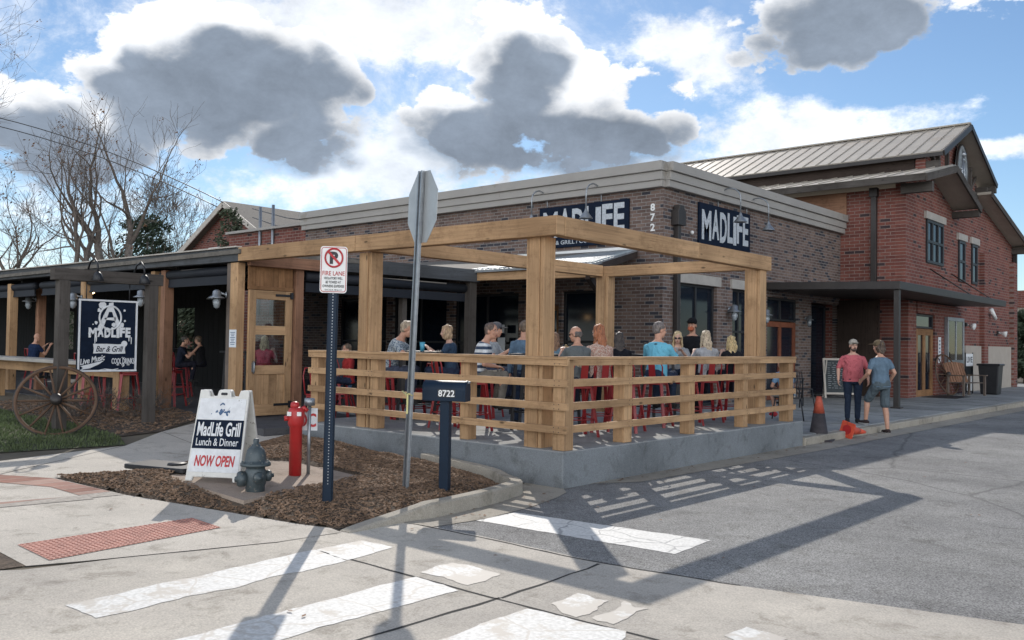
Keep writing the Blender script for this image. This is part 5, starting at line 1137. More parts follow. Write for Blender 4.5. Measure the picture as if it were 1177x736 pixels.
b = MB(); b.text('Bar & Grill', at2(.06, -.365) @ Matrix.Translation((0, 0, .0045)), .40, .085, .003, .012, .35); b.build('ribbon_text', M['signnavy'], hsn)
b = MB(); b.text('Live Music', at2(-.50, -.66) @ Matrix.Rotation(R(12), 4, 'Z'), .37, .085, .004, .018, .4); b.prism([(-.17, -.03), (.17, .05), (.10, .0), (-.03, -.06), (-.17, -.085), (-.13, -.055)], .004, at2(-.50, -.78)); b.text('COOL DRINKS', at2(.53, -.70), .34, .085, .004, .02); b.text('the', at2(.53, -.60), .05, .02, .003); b.text('* 9 *', at2(.53, -.82), .2, .05, .003, .01)
b.prism([(-.15, -.01), (-.05, .012), (.06, .0), (.15, .014), (.15, .005), (.05, -.014), (-.05, .0)], .003, at2(.03, -.93)); b.build('small_lettering', M['signwhite'], hsn)
for y in (Y_l+.12, Y_r-.12): b = MB(); b.tube([(SX, y, zt-.01), (SX, y, gz(SX, s1)+2.13)], .008, 6); b.build('hanger', M['black'], hsn)
def wagon_wheel(label, c, rz, rad, tilt, n=14, hub=.075):
    t = thing('wagon_wheel', label, 'wheel', c, rz); Rt = Matrix.Rotation(tilt, 3, 'X'); f = lambda x, z, y=0: Rt @ V((x, y, z))
    b = MB(); b.tube([f(rad*math.cos(2*math.pi*i/48), rad*math.sin(2*math.pi*i/48)) for i in range(48)], .024, 8, closed=True); b.build('rim', M['wheelw'], t)
    b = MB(); b.tube([f((rad+.02)*math.cos(2*math.pi*i/48), (rad+.02)*math.sin(2*math.pi*i/48)) for i in range(48)], .012, 6, closed=True); b.build('iron_tyre', M['bronze'], t)
    for i in range(n): a = 2*math.pi*i/n; b = MB(); b.tube([f(.05*math.cos(a), .05*math.sin(a)), f(rad*.5*math.cos(a), rad*.5*math.sin(a)), f(rad*math.cos(a), rad*math.sin(a))], [.015, .017, .012], 6); b.build('spoke', M['wheelw'], t)
    b = MB(); b.tube([f(0, 0, -.11), f(0, 0, -.09), f(0, 0, .08), f(0, 0, .10)], [.045, hub, hub, .05], 14); b.build('hub', M['bronze'], t); return t
WP = gp(64, 495.5); WP = (WP.x+.22, WP.y-.09, gz(WP.x, WP.y)+.44)
wagon_wheel('old wooden wagon wheel leaning against the sign stand post', WP, R(64), .50, R(-26))

# ------------------------------------------------------------------ foreground street furniture
g = gp(258, 550, .105); af = thing('a_frame_sign', 'white folding pavement sign reading lunch, dinner and now open', 'sandwich board', (g.x, g.y, g.z), R(33)); af.scale = (.9, .9, .9)
LN = 15
def panel(name, sgn):
    rot = Matrix.Rotation(R(-LN*sgn), 4, 'X'); T0 = Matrix.Translation((0, -.27*sgn, .0)) @ rot      # local x right, z up the panel, y thickness
    F = T0 @ Matrix(((1, 0, 0, 0), (0, 0, -sgn, 0), (0, 1, 0, 0), (0, 0, 0, 1)))                        # poly xy -> x, z ; extrude towards -y*sgn
    b = MB(); w = .30
    out = [(-w-.02, .0), (-w+.06, .0), (-w+.07, .045), (w-.07, .045), (w-.06, .0), (w+.02, .0), (w-.005, 1.03), (w-.11, 1.03), (w-.13, .955), (.085, .955), (.075, 1.02), (.055, 1.035), (-.055, 1.035), (-.075, 1.02), (-.085, .955), (-w+.13, .955), (-w+.11, 1.03), (-w+.005, 1.03)]
    b.prism(out, .035, F); o = b.build(name, M['plastic'], af, bevel=.006); return o, F
p1, F1 = panel('front_panel', 1); p2, F2 = panel('back_panel', -1)
b = MB(); b.prism(rrect(.075, .03, .01), .006, F1 @ Matrix.Translation((0, .985, .034))); b.build('grip_hole', M['black'], p1)
b = MB(); b.prism([(-.295, .10), (.295, .10), (.275, .93), (-.275, .93)], .004, F1 @ Matrix.Translation((0, 0, .036))); b.build('poster', M['signwhite'], p1)
b = MB(); b.prism([(-.292, .36), (.292, .36), (.283, .685), (-.283, .685)], .002, F1 @ Matrix.Translation((0, 0, .0405))); b.build('navy_band', M['signnavy'], p1)
b = MB(); Fz = F1 @ Matrix.Translation((0, 0, .043)); b.text('MadLife Grill', Fz @ Matrix.Translation((0, .58, 0)), .51, .16, .002, .022); b.text('Lunch & Dinner', Fz @ Matrix.Translation((0, .435, 0)), .50, .085, .002, .004); b.build('white_lettering', M['signwhite'], p1)
b = MB(); b.text('NOW OPEN', F1 @ Matrix.Translation((.0, .225, .041)), .47, .125, .002, .03, .12); b.build('red_lettering', M['redletter'], p1)
b = MB(); r_ = random.Random(9)
for i in range(26):
    x = r_.gauss(0, .055); y = .775+r_.gauss(0, .018)-abs(x)*.1; r0 = r_.uniform(.005, .017); b.prism([(x+r0*r_.uniform(.5, 1.4)*math.cos(k*.785), y+r0*r_.uniform(.5, 1.6)*math.sin(k*.785)) for k in range(8)], .001+.00001*i, F1 @ Matrix.Translation((0, 0, .041)))
b.prism([(-.03, .86), (.0, .885), (.025, .872), (.03, .85), (.0, .865), (-.025, .845)], .001, F1 @ Matrix.Translation((0, 0, .041))); b.prism([(.06, .77), (.10, .84), (.075, .79), (.10, .80), (.07, .755)], .0012, F1 @ Matrix.Translation((0, 0, .0412))); b.build('ink_emblem', M['ink'], p1)
# hydrant
g = gp(293, 569, .06); hy = thing('fire_hydrant', 'blue grey fire hydrant standing in front of the sandwich board', 'hydrant', (g.x, g.y, g.z-.03), R(30)); hy.scale = (.86, .86, .93)
b = MB(); b.lathe([(.10, 0), (.10, .02), (.105, .03), (.105, .13), (.118, .15), (.118, .28), (.105, .30), (.105, .335)], (0, 0, 0), 24); b.build('barrel', M['hydrant'], hy)
b = MB(); b.lathe([(.165, .335), (.168, .345), (.168, .365), (.13, .372), (.118, .40), (.112, .44), (.095, .50), (.06, .535), (.05, .54), (.05, .555), (.032, .56), (.032, .60), (.026, .615)], (0, 0, 0), 24); b.build('bonnet', M['hydrant'], hy)
for i in range(8): a = i*math.pi/4+.2; b = MB(); b.lathe([(.014, .362), (.014, .38), (.008, .385)], (.148*math.cos(a), .148*math.sin(a), 0), 6); b.build('bolt', M['hydrant'], hy)
def nozzle(d, r, l, z): 
    rot = V((0, 0, 1)).rotation_difference(V(d)).to_matrix(); b = MB(); b.lathe([(r*.8, .07), (r*.8, .11), (r*1.05, .12), (r*1.1, l), (r*.95, l+.025), (r*.4, l+.03), (r*.38, l+.055)], (0, 0, z), 18, rot); b.build('nozzle_cap', M['hydrant'], hy)
nozzle((-.75, -.66, 0), .075, .17, .205); nozzle((.66, -.75, 0), .055, .15, .225); nozzle((.75, .66, 0), .055, .15, .225)
# red standpipe with its white letter plate
g = gp(339, 549, .075); rp = thing('red_standpipe', 'red fire department standpipe with a capped head and letter plate', 'standpipe', (g.x, g.y, g.z-.02), R(40)); rp.scale = (.88, .88, .93)
b = MB(); b.lathe([(.075, 0), (.075, .60), (.085, .61), (.10, .64), (.10, .78), (.085, .81), (.055, .83)], (0, 0, 0), 20); b.build('pipe', M['redpipe'], rp)
b = MB(); b.lathe([(.05, .82), (.055, .84), (.05, .875), (.02, .89)], (-.02, 0, 0), 14); b.build('cap', M['redpipe'], rp); b = MB(); b.tube([(.02, 0, .78), (.09, .02, .82), (.13, .02, .78)], .026, 8); b.build('elbow', M['redpipe'], rp); b = MB(); b.tube([(-.08, -.04, .70), (-.13, -.06, .70)], .03, 10); b.build('hose_outlet', M['redpipe'], rp)
for x in (-.06, .06): b = MB(); b.box((x, -.094, .755), (.05, .02, .045)); b.build('hose_plug', M['white'], rp)
b = MB(); b.lathe([(.065, .84), (.065, .92), (.05, .925)], (.13, .12, 0), 14); b.tube([(.13, .12, 0), (.13, .12, .86)], .022, 8); b.build('steel_pipe', M['galv'], rp)
b = MB(); b.prism(rect(.32, .26), .006, face_mx((.07, -.0, .68), (1, 0, 0)) @ Matrix.Translation((0, 0, -.13))); b.build('letter_plate', M['signwhite'], rp)
b = MB(); b.text('FDC', face_mx((.07, 0, .68), (1, 0, 0)) @ Matrix.Translation((0, -.01, -.123)), .29, .16, .003, .02); b.build('plate_lettering', M['redletter'], rp)
# lid in the mulch
g = gp(192, 540, .08); vl = thing('valve_lid', 'flat dark utility cover lying in the mulch bed', 'cover', (g.x, g.y, g.z+.01), R(18)); b = MB(); b.prism(rrect(.85, .42, .05), .05); b.build('plate', M['black'], vl, bevel=.008); b = MB(); b.lathe([(.10, .05), (.095, .068), (.03, .07)], (.12, .02, 0), 18); b.build('knob', M['black'], vl)
# perforated posts
def upost(b, h, w=.06):
    b.box((0, 0, h/2), (w, .012, h)); 
    for x in (-w/2+.004, w/2-.004): b.box((x, .015, h/2), (.008, .03, h-.002)); b.box((x+math.copysign(.009, x), .032, h/2), (.024, .005, h-.004))
np_ = gp(376, 580, .095); npt = thing('no_parking_sign', 'white no parking fire lane sign on a dark perforated post', 'sign', (np_.x, np_.y, np_.z-.05), R(50)); npt.scale = (.89, .89, .955); npt.rotation_euler = (0, R(.4), R(50))
b = MB(); upost(b, 2.50, .075); b.build('post', M['navy'], npt); b = MB()
for i in range(70): b.prism(disc(.006, 8), .002, face_mx((0, -.0063, .25+i*.029), FX))
b.build('hole_row', M['galv'], npt)
b = MB(); F = face_mx((0, -.022, 2.34-.03), FX); b.prism(rrect(.275, .45, .03), .003, F @ Matrix.Translation((0, 0, -.004))); b.build('plate', M['white'], npt); b = MB()
b.tube([F @ V((x, y, .0)) for x, y in rrect(.252, .425, .025)], .0035, 5, closed=True); C0 = F @ Matrix.Translation((0, .115, .0)); b.tube([C0 @ V((.088*math.cos(2*math.pi*i/36), .088*math.sin(2*math.pi*i/36), .003)) for i in range(36)], .010, 6, closed=True); b.prism([(-.068, .052), (-.052, .068), (.068, -.052), (.052, -.068)], .006, C0 @ Matrix.Translation((0, 0, .004))); b.text('FIRE LANE', F @ Matrix.Translation((0, -.035, 0)), .225, .042, .002, .008); b.build('red_markings', M['redletter'], npt)
b = MB(); b.text('P', C0, .085, .12, .003, .06); 
for k, tx in enumerate(('VIOLATORS WILL', 'BE TOWED AT', 'OWNERS EXPENSE')): b.text(tx, F @ Matrix.Translation((0, -.083-k*.038, 0)), (.19, .155, .22)[k], .026, .002, .012)
b.text('O.C.G.A. 40-6-14', F @ Matrix.Translation((0, -.195, 0)), .17, .014, .002, .01); b.build('black_lettering', M['frameblack'], npt)
ss = gp(468, 559, .14); stp = thing('stop_sign', 'octagonal road sign seen from its bare metal back on a leaning perforated post', 'sign', (ss.x, ss.y, ss.z-.05), R(165)); d = atY(486, 200, ss.y-.05)-V((ss.x, ss.y, ss.z)); q = V((0, 0, 1)).rotation_difference(d.normalized()); stp.rotation_mode = 'QUATERNION'; stp.rotation_quaternion = q @ Matrix.Rotation(R(161), 3, 'Z').to_quaternion()
b = MB(); upost(b, 3.22, .06); b.build('post', M['galv'], stp); b = MB()
for i in range(111): b.prism(disc(.0065, 8), .002, face_mx((0, .0062, .12+i*.0275), (-1, 0, 0)))
b.build('hole_row', M['frameblack'], stp)
oc = [(.385*math.cos(R(22.5+45*i)), .385*math.sin(R(22.5+45*i))) for i in range(8)]
F = face_mx((0, -.010, 2.86), FX); b = MB(); b.prism(oc, .004, F); b.build('plate', M['alu'], stp); b = MB(); b.prism([(x*.97, y*.97) for x, y in oc], .001, F @ Matrix.Translation((0, 0, .0045))); b.build('red_face', M['redletter'], stp); b = MB(); b.text('STOP', F @ Matrix.Translation((0, 0, .006)), .58, .25, .001, .02); b.build('lettering', M['white'], stp)
b = MB(); b.tube([(.04*math.cos(a), .03+.03*math.sin(a), .98+.01*math.sin(3*a)) for a in [k*.5 for k in range(13)]], .008, 6); b.beam((-.03, .06, .98), (-.11, .09, .80), .018, .004); b.beam((.03, .06, .98), (.13, .05, 1.0), .018, .004); tag(b.build('ribbon', M['yellow'], stp))
mbx = gp(511, 558, .155); ml = thing('mailbox', 'dark blue rounded mailbox with white house number on a square post', 'mailbox', (mbx.x, mbx.y, mbx.z-.06), R(27)); ml.scale = (.93, .93, .94)
b = MB(); b.box((0, 0, .50), (.105, .105, 1.0)); b.build('post', M['navy'], ml, bevel=.006)
def mbprof(s=1): return [(-.095*s, 0), (.095*s, 0), (.095*s, .12)]+[(.095*s*math.cos(R(a)), .12+.10*s*math.sin(R(a))) for a in range(15, 180, 15)]+[(-.095*s, .12)]
PM = Matrix(((0, 0, 1, -.245), (1, 0, 0, 0), (0, 1, 0, .975), (0, 0, 0, 1)))
b = MB(); b.prism(mbprof(), .48, PM); o = b.build('box', M['navy'], ml, bevel=.004)
b = MB(); b.prism([(x*1.05, y*1.03-.002) for x, y in mbprof()], .02, PM @ Matrix.Translation((0, 0, .475))); dm = b.build('door', M['navy'], ml, bevel=.003); b = MB(); b.box((.262, 0, 1.18), (.02, .05, .02)); b.build('latch', M['galv'], dm)
b = MB(); b.prism(rect(.20, .085), .002, face_mx((.035, -.0955, 1.06), FX)); b.build('number_plate', M['black'], ml); b = MB(); b.text('8722', face_mx((.035, -.0978, 1.06), FX), .185, .072, .001, .02); b.build('numerals', M['white'], ml)

# ------------------------------------------------------------------ furniture
def stool(h, label, group):
    t = thing('bar_stool' if h > .55 else 'metal_chair', label, 'stool' if h > .55 else 'chair', (0, 0, 0), 0, group)
    b = MB(); b.prism(rrect(.31, .31, .04), .022, Matrix.Translation((0, 0, h-.022))); b.prism(rrect(.29, .29, .04), .035, Matrix.Translation((0, 0, h-.056))); b.build('seat', M['red'], t, bevel=.005)
    for x in (-1, 1):
        for y in (-1, 1):
            b = MB(); a, c = V((x*.125, y*.125, h-.03)), V((x*.205, y*.205, 0)); d = (c-a); 
            px_, py_ = V((x*.022, 0, 0)), V((0, y*.022, 0)); w = lambda p, k: [p-px_*k, p+px_*k*.3, p+px_*k*.3+V((0, 0, 0)), p-py_*k]
            b.beam(a, c, .048, .012, (x, y, 0)); b.beam(a+V((x*-.012, y*.006, 0)), c+V((x*-.012, y*.006, 0)), .03, .012, (y*1.0, x*-1.0, .1)); b.build('leg', M['red'], t)
    zf = h*.33
    b = MB(); k = .125+.08*(1-zf/h); cs = [(-k, -k, zf), (k, -k, zf), (k, k, zf), (-k, k, zf)]
    for i in range(4): b.tube([cs[i], cs[(i+1) % 4]], .008, 6)
    b.build('foot_rail', M['red'], t)
    b = MB(); bh = .30 if h > .55 else .40; b.tube([(-.15, -.145, h-.02), (-.165, -.19, h+bh*.7), (-.13, -.205, h+bh), (.13, -.205, h+bh), (.165, -.19, h+bh*.7), (.15, -.145, h-.02)], .011, 8); b.build('back_frame', M['red'], t)
    b = MB(); b.beam((0, -.150, h-.01), (0, -.208, h+bh), .10, .006, (0, -1, 0)); b.build('back_splat', M['red'], t); return t
SG = 'red metal bar stools on the patio'
st0 = stool(.68, 'x', SG); used = [0]
def place_stool(x, y, z, rz, label):
    if not used[0]: used[0] = 1; st0.location = (x, y, z); st0.rotation_euler = (0, 0, rz); st0['label'] = label; return st0
    return dup(st0, (x, y, z), rz, label)
who = ['leaning man in the blue patterned shirt', 'woman with the wavy blonde bob', 'man in the striped shirt', 'man in the pale grey shirt', 'small girl right of the corner post', 'man in the grey tee with the back print', 'woman in the rust patterned blouse', 'woman with long dark hair', 'man in the light blue tee', 'blonde woman in sunglasses', 'woman with straight ash blonde hair', 'woman with curly golden hair']
for (q, rz, _), w in zip(guests[:12], who): place_stool(q.x, q.y, DECK, rz, 'red metal bar stool under the '+w)
for x, y, rz, lab in ((-7.0, 10.35, 15, 'empty red bar stool behind the light blue tee man along the road rail'), (-8.9, 8.75, -20, 'empty red bar stool between the mailbox post and the striped shirt man'), (-10.75, 9.05, 50, 'empty red bar stool near the left end post of the front railing'), (-7.0, 11.9, 70, 'empty red bar stool between the light blue tee man and the blonde women')): place_stool(x, y, DECK, R(rz), lab)
lp = lambda px, py, z: atZ(px, py, z)
for px, Y, rz, lab in ((101, 7.3, 0, 'red bar stool under the left part of the bar counter'), (120, 7.35, 20, 'red bar stool behind the wagon wheel at the bar counter'), (146, 7.3, -10, 'red bar stool below the hanging sign'), (197, 8.4, 30, 'red bar stool right of the hanging sign in the shade'), (40, 8.75, 5, 'red bar stool under the bald man at the counter'), (208, 9.9, -40, 'red bar stool of the dark guest under the covered patio')):
    p = atY(px, 440, Y); place_stool(p.x, p.y, .32, R(rz), lab)
ch0 = stool(.45, 'red metal chair on the landing beside the patio door', 'red metal chairs by the left rail'); ch0.location = (-12.0, 9.3, .32); ch0.rotation_euler = (0, 0, R(-60))
dup(ch0, (-11.55, 8.5, .32), R(-95), 'red metal chair tucked against the left end post of the railing'); dup(ch0, (-10.6, 9.75, DECK), R(160), 'red metal chair holding the boy behind the left rails'); dup(ch0, (-14.35, 9.4, .32), R(40), 'red metal chair under the pink top woman behind the door'); dup(ch0, (guests[13][0].x, guests[13][0].y, DECK), R(20), 'red metal chair under the hooded person behind the left rails')
def high_table(label, x, y, rz, w=.72, h=1.06, z=DECK):
    t = thing('high_table', label, 'table', (x, y, z), R(rz), 'black high tables on the patio'); b = MB(); b.prism(rrect(w, w, .04), .035, Matrix.Translation((0, 0, h-.035))); b.build('tabletop', M['blacks'], t, bevel=.005)
    for sx in (-1, 1):
        for sy in (-1, 1): b = MB(); b.beam((sx*w*.38, sy*w*.38, h-.035), (sx*w*.43, sy*w*.43, 0), .04, .04); b.build('leg', M['black'], t)
    b = MB(); k = w*.42; cs = [(-k, -k, .25), (k, -k, .25), (k, k, .25), (-k, k, .25)]; [b.tube([cs[i], cs[(i+1) % 4]], .012, 6) for i in range(4)]; b.build('foot_rail', M['black'], t); return t
TB = []
pA = (guests[0][0]+guests[1][0])/2
for lab, x, y, rz in (('black high table between the patterned shirt man and the bob haired woman', pA.x+.05, pA.y+.05, 25), ('black high table in front of the striped shirt man', guests[2][0].x+.55, guests[2][0].y+.75, 20), ('black high table of the grey tee man and auburn woman', -8.05, 9.95, 5), ('black high table of the light blue tee man and blonde women', -7.75, 12.05, 0), ('black high table far back beside the standing server', -10.4, 11.6, 10)):
    high_table(lab, x, y, rz); TB.append((x, y))
for lab, x, y in (('black high table in the shade under the covered patio roof by the door', -15.4, 9.6), ('black high table of the two guests under the covered patio', guests[0][0].x*0-19.2, 10.1)): high_table(lab, x, y, 12, z=.32)
def cup(label, x, y, z, kind):
    t = thing('drinking_glass' if kind != 'wine' else 'wine_glass', label, 'glass', (x, y, z), 0, 'drinks on the high tables')
    if kind == 'wine':
        b = MB(); b.lathe([(.034, 0), (.03, .004), (.004, .01), (.004, .085), (.03, .11), (.04, .14), (.032, .19)], (0, 0, 0), 14); b.build('glass', M['glass'], t); b = MB(); b.lathe([(.004, .095), (.028, .112), (.037, .138), (.036, .142)], (0, 0, 0), 14); b.build('wine', M['drink'], t)
    else:
        b = MB(); b.lathe([(.03, 0), (.042, .14), (.040, .14), (.029, .006)], (0, 0, 0), 14); b.build('glass', M['glass' if kind == 'beer' else 'cyan'], t); b = MB(); b.lathe([(.028, .004), (.038, .11)], (0, 0, 0), 14); b.build('drink', M['drink'], t)
zt_ = DECK+1.06
cup('blue plastic cup on the table of the patterned shirt man', TB[0][0]+.05, TB[0][1]-.1, zt_, 'blue'); cup('clear glass on the table of the patterned shirt man', TB[0][0]-.08, TB[0][1]-.16, zt_, 'beer')
cup('glass of amber beer on the blonde women\'s table', TB[3][0]+.12, TB[3][1]+.12, zt_, 'beer'); cup('glass of white wine beside the blonde woman in sunglasses', TB[3][0]+.08, TB[3][1]-.22, zt_, 'wine'); cup('clear glass on the grey tee man\'s table', TB[2][0]+.2, TB[2][1]+.1, zt_, 'beer')
bb = MB(); b = MB(); b.prism(rrect(.10, .15, .02), .012); tag(b.build('phone', M['black']), 'dark phone lying on the table of the bob haired woman', 'phone').location = (TB[0][0]+.24, TB[0][1]+.1, zt_+.001)
# bar counter at the left
z = atY(80, 414, 7.15).z; bc = thing('bar_counter', 'long grey stone bar counter on timber frames along the covered patio', 'counter', (0, 0, 0))
b = MB(); b.box((-20.6, 7.12, z-.03), (10.6, .5, .07)); b.build('counter_top', M['stone'], bc, bevel=.008)
for x in (-15.55, -18.0, -21.4, -25.0): b = MB(); b.box((x, 7.22, (z-.065+.2)/2), (.22, .2, z-.065-.2+.0)); b.build('leg', M['cedar'], bc, bevel=.006)
b = MB(); b.box((-20.4, 7.23, z-.17), (9.8, .12, .2)); b.build('apron', M['cedar'], bc, bevel=.005)
b = MB(); b.prism(rect(.21, .29), .004, face_mx((-13.11, 7.918, 1.62), FX)); pn = tag(b.build('paper_notice', M['paper']), 'white paper notice with blue lines on the post left of the patio door', 'notice'); b = MB()
for k in range(8): b.prism(rect(.15-.03*(k % 3), .011), .001, face_mx((-13.11, 7.9138, 1.72-k*.028), FX))
b.build('printed_lines', M['ink'], pn)
# cones
def cone_parts(t, body, top):
    b = MB(); b.prism(rrect(.38, .38, .03), .03); b.build('base', M[body], t, bevel=.006); b = MB(); b.lathe([(.135, .03), (.128, .06), (.078, .46)], (0, 0, 0), 22); b.build('body', M[body], t); b = MB(); b.lathe([(.078, .46), (.036, .735), (.030, .74), (.02, .70)], (0, 0, 0), 22); b.build('tip', M[top], t)
g = gp(941, 507); cs_ = 1.22
t = thing('traffic_cone', 'grimy upright traffic cone with an orange tip beside the patio end', 'cone', (g.x, g.y, g.z+.005), R(15)); cone_parts(t, 'conedark', 'orangedirt'); t.scale = (1.28, 1.28, 1.04)
g = gp(981, 505); t = thing('traffic_cone', 'orange traffic cone fallen on its side against the kerb', 'cone', (g.x-.10, g.y-.05, .165)); t.scale = (.74, .74, .74); t.rotation_mode = 'QUATERNION'; t.rotation_quaternion = V((0, 0, 1)).rotation_difference(V((.24, .95, -.12)).normalized()); cone_parts(t, 'orange', 'orange'); b = MB(); b.prism(disc(.12, 24), .003, Matrix.Translation((0, 0, -.004))); b.build('hollow_underside', M['redpipe'], t)
# chalkboard, cafe chairs
g = atZ(966, 458, .15); cb = thing('chalkboard_sign', 'pale framed black chalkboard standing on the sidewalk by the recessed entrance', 'chalkboard', (g.x, g.y, .15), R(38)); rot = Matrix.Rotation(R(-12), 3, 'X')
b = MB(); 
for c, d in (((-.43, 0, .6), (.06, .04, 1.2)), ((.43, 0, .6), (.06, .04, 1.2)), ((0, 0, 1.17), (.80, .036, .06)), ((0, 0, .14), (.80, .036, .06))): b.box(rot @ V(c)+V((0, 0, .0)), d, rot)
b.build('frame', M['trim'], cb, bevel=.004); b = MB(); b.box(rot @ V((0, .002, .655)), (.80, .018, .97), rot); bd = b.build('board', M['chalk'], cb)
b = MB(); r_ = random.Random(2)
for k in range(13):
    zz = 1.05-k*.062; x = -.33
    while x < .25:
        l = r_.uniform(.04, .12); b.box(rot @ V((x+l/2, -.0085, zz+r_.uniform(-.006, .006))), (l, .002, .012), rot); x += l+r_.uniform(.03, .08)
b.build('chalk_writing', M['chalkw'], bd); b = MB(); [b.beam((x, .02, 1.12), (x, .38, 0), .04, .03) for x in (-.4, .4)]; b.build('rear_leg', M['trim'], cb)
def cafe_chair(label, x, y, rz):
    t = thing('cafe_chair', label, 'chair', (x, y, .15), R(rz), 'black cafe chairs on the sidewalk'); b = MB(); b.prism(rrect(.42, .42, .05), .025, Matrix.Translation((0, 0, .44))); b.build('seat', M['black'], t, bevel=.004)
    for sx in (-1, 1):
        for sy in (-1, 1): b = MB(); b.tube([(sx*.18, sy*.18, .44), (sx*.22, sy*.23, 0)], .014, 6); b.build('leg', M['black'], t)
    b = MB(); b.tube([(-.19, -.19, .45), (-.19, -.25, .86), (.19, -.25, .86), (.19, -.19, .45)], .014, 8); [b.tube([(x, -.20, .46), (x, -.25, .86)], .007, 6) for x in (-.12, -.06, 0, .06, .12)]; [b.tube([(-.19, -.20-.05*(k/4), .46+.4*k/4), (.19, -.20-.05*(k/4), .46+.4*k/4)], .006, 6) for k in (1, 2, 3)]; b.build('backrest', M['black'], t)
p = atZ(893, 470, .15); cafe_chair('black wire cafe chair nearest the right end of the patio', p.x, p.y, 60); p = atY(906, 402, 17.2); cafe_chair('black wire cafe chair under the blue shirted person by the double door', p.x, p.y, 55); p = atZ(921, 468, .15); cafe_chair('black wire cafe chair in front of the dark brick pillar', p.x, p.y, -120)
p = atZ(903, 465, .15); t = thing('cafe_table', 'small round black cafe table among the wire chairs', 'table', (p.x-.3, p.y+.35, .15)); b = MB(); b.lathe([(.34, .70), (.35, .71), (.35, .73), (.33, .735)], (0, 0, 0), 24); b.build('tabletop', M['black'], t); b = MB(); b.lathe([(.22, 0), (.22, .015), (.03, .04), (.028, .70)], (0, 0, 0), 16); b.build('pedestal', M['black'], t)
# by the red hall: notice board, settee, wheel, rack, bin, mat
nbx = thing('notice_case', 'silver framed glass notice case on the red brick wall', 'notice board', (-8.87, 32.75, 1.95)); b = MB(); F = face_mx((0, 0, 0), FY)
for c, d in (((0, .72), (1.9, .12)), ((0, -.72), (1.9, .12)), ((.91, 0), (.10, 1.32)), ((-.91, 0), (.10, 1.32)), ((0, 0), (.05, 1.32))): b.prism(rect(*d), .12, F @ Matrix.Translation((c[0], c[1], 0)))
b.build('frame', M['galv'], nbx, bevel=.005); b = MB(); b.prism(rect(1.8, 1.4), .02, F); b.build('back_board', M['alu'], nbx); b = MB(); b.prism(rect(1.74, 1.32), .006, F @ Matrix.Translation((0, 0, .09))); b.build('pane', M['glass'], nbx)
for x, y, w, h, m_ in ((-.45, .1, .5, .8, 'signwhite'), (.48, -.1, .5, .7, 'leafdry'), (.45, .42, .5, .25, 'signwhite'), (-.45, -.48, .6, .2, 'ink')): b = MB(); b.prism(rect(w, h), .004, F @ Matrix.Translation((x, y, .022))); b.build('flyer', M[m_], nbx)
t = thing('door_plate', 'narrow white upright plate on the brick right of the hall door', 'plate', (-8.872, 31.25, 1.62)); b = MB(); b.prism(rect(.28, .85), .012, face_mx((0, 0, 0), FY)); b.build('plate', M['signwhite'], t); b = MB(); [b.prism(rect(.12, .05), .003, face_mx((.0122, 0, .3-k*.12), FY)) for k in range(6)]; b.build('printed_lines', M['ink'], t)
bn = thing('garden_settee', 'brown slatted wooden settee with armrests outside the red hall', 'bench', (-8.15, 31.6, .15), R(-105)); W2 = .62
b = MB(); [b.box((0, -.2+k*.1, .42), (1.2, .085, .025)) for k in range(5)]; b.build('seat', M['greywood'], bn); rb_ = Matrix.Rotation(R(18), 3, 'X'); b = MB(); [b.box(V((-.5+k*.143, -.25, .42))+rb_ @ V((0, 0, .33)), (.11, .025, .66+.08*math.sin(math.pi*k/7)), rb_) for k in range(8)]; b.build('backrest', M['cedar2'], bn)
for s_ in (-1, 1):
    b = MB(); b.box((s_*W2, .02, .66), (.09, .66, .03)); b.build('armrest', M['greywood'], bn)
    for y in (-.25, .27): b = MB(); b.box((s_*W2, y, .33), (.06, .06, .66)); b.build('leg', M['greywood'], bn)
wagon_wheel('dark wagon wheel leaning on the red brick wall behind the settee', (-8.62, 31.2, .15+.68), R(78), .66, R(-14), 12)
rk = thing('leaflet_rack', 'white leaflet stand with large lettering behind the settee', 'leaflet stand', (-8.45, 33.1, .15), R(80)); b = MB(); [b.box((x, 0, .7), (.03, .03, 1.4)) for x in (-.27, .27)]; b.box((0, .02, .7), (.5, .02, 1.3)); b.build('frame', M['black'], rk); b = MB(); b.box((0, -.01, 1.15), (.5, .02, .42)); b.box((0, -.02, .35), (.36, .02, .5)); b.build('panel', M['signwhite'], rk); b = MB(); b.text('LIVE', face_mx((0, -.021, 1.16), FX), .42, .2, .003, .02); b.build('lettering', M['frameblack'], rk)
tb = thing('rubbish_bin', 'tall dark plastic bin with a flared rim by the beige wall base', 'bin', (-7.85, 33.4, .15)); b = MB(); b.box((0, 0, .5), (.52, .52, .98), None, 1.22); b.build('body', M['blacks'], tb, bevel=.03); b = MB(); b.box((0, 0, 1.0), (.72, .72, .07)); b.build('rim', M['blacks'], tb, bevel=.02)
b = MB(); b.prism(rrect(1.0, 1.6, .03), .012, Matrix.Translation((-8.3, 29.95, .151))); tag(b.build('door_mat', M['black']), 'black rubber mat in front of the hall entrance door', 'mat')
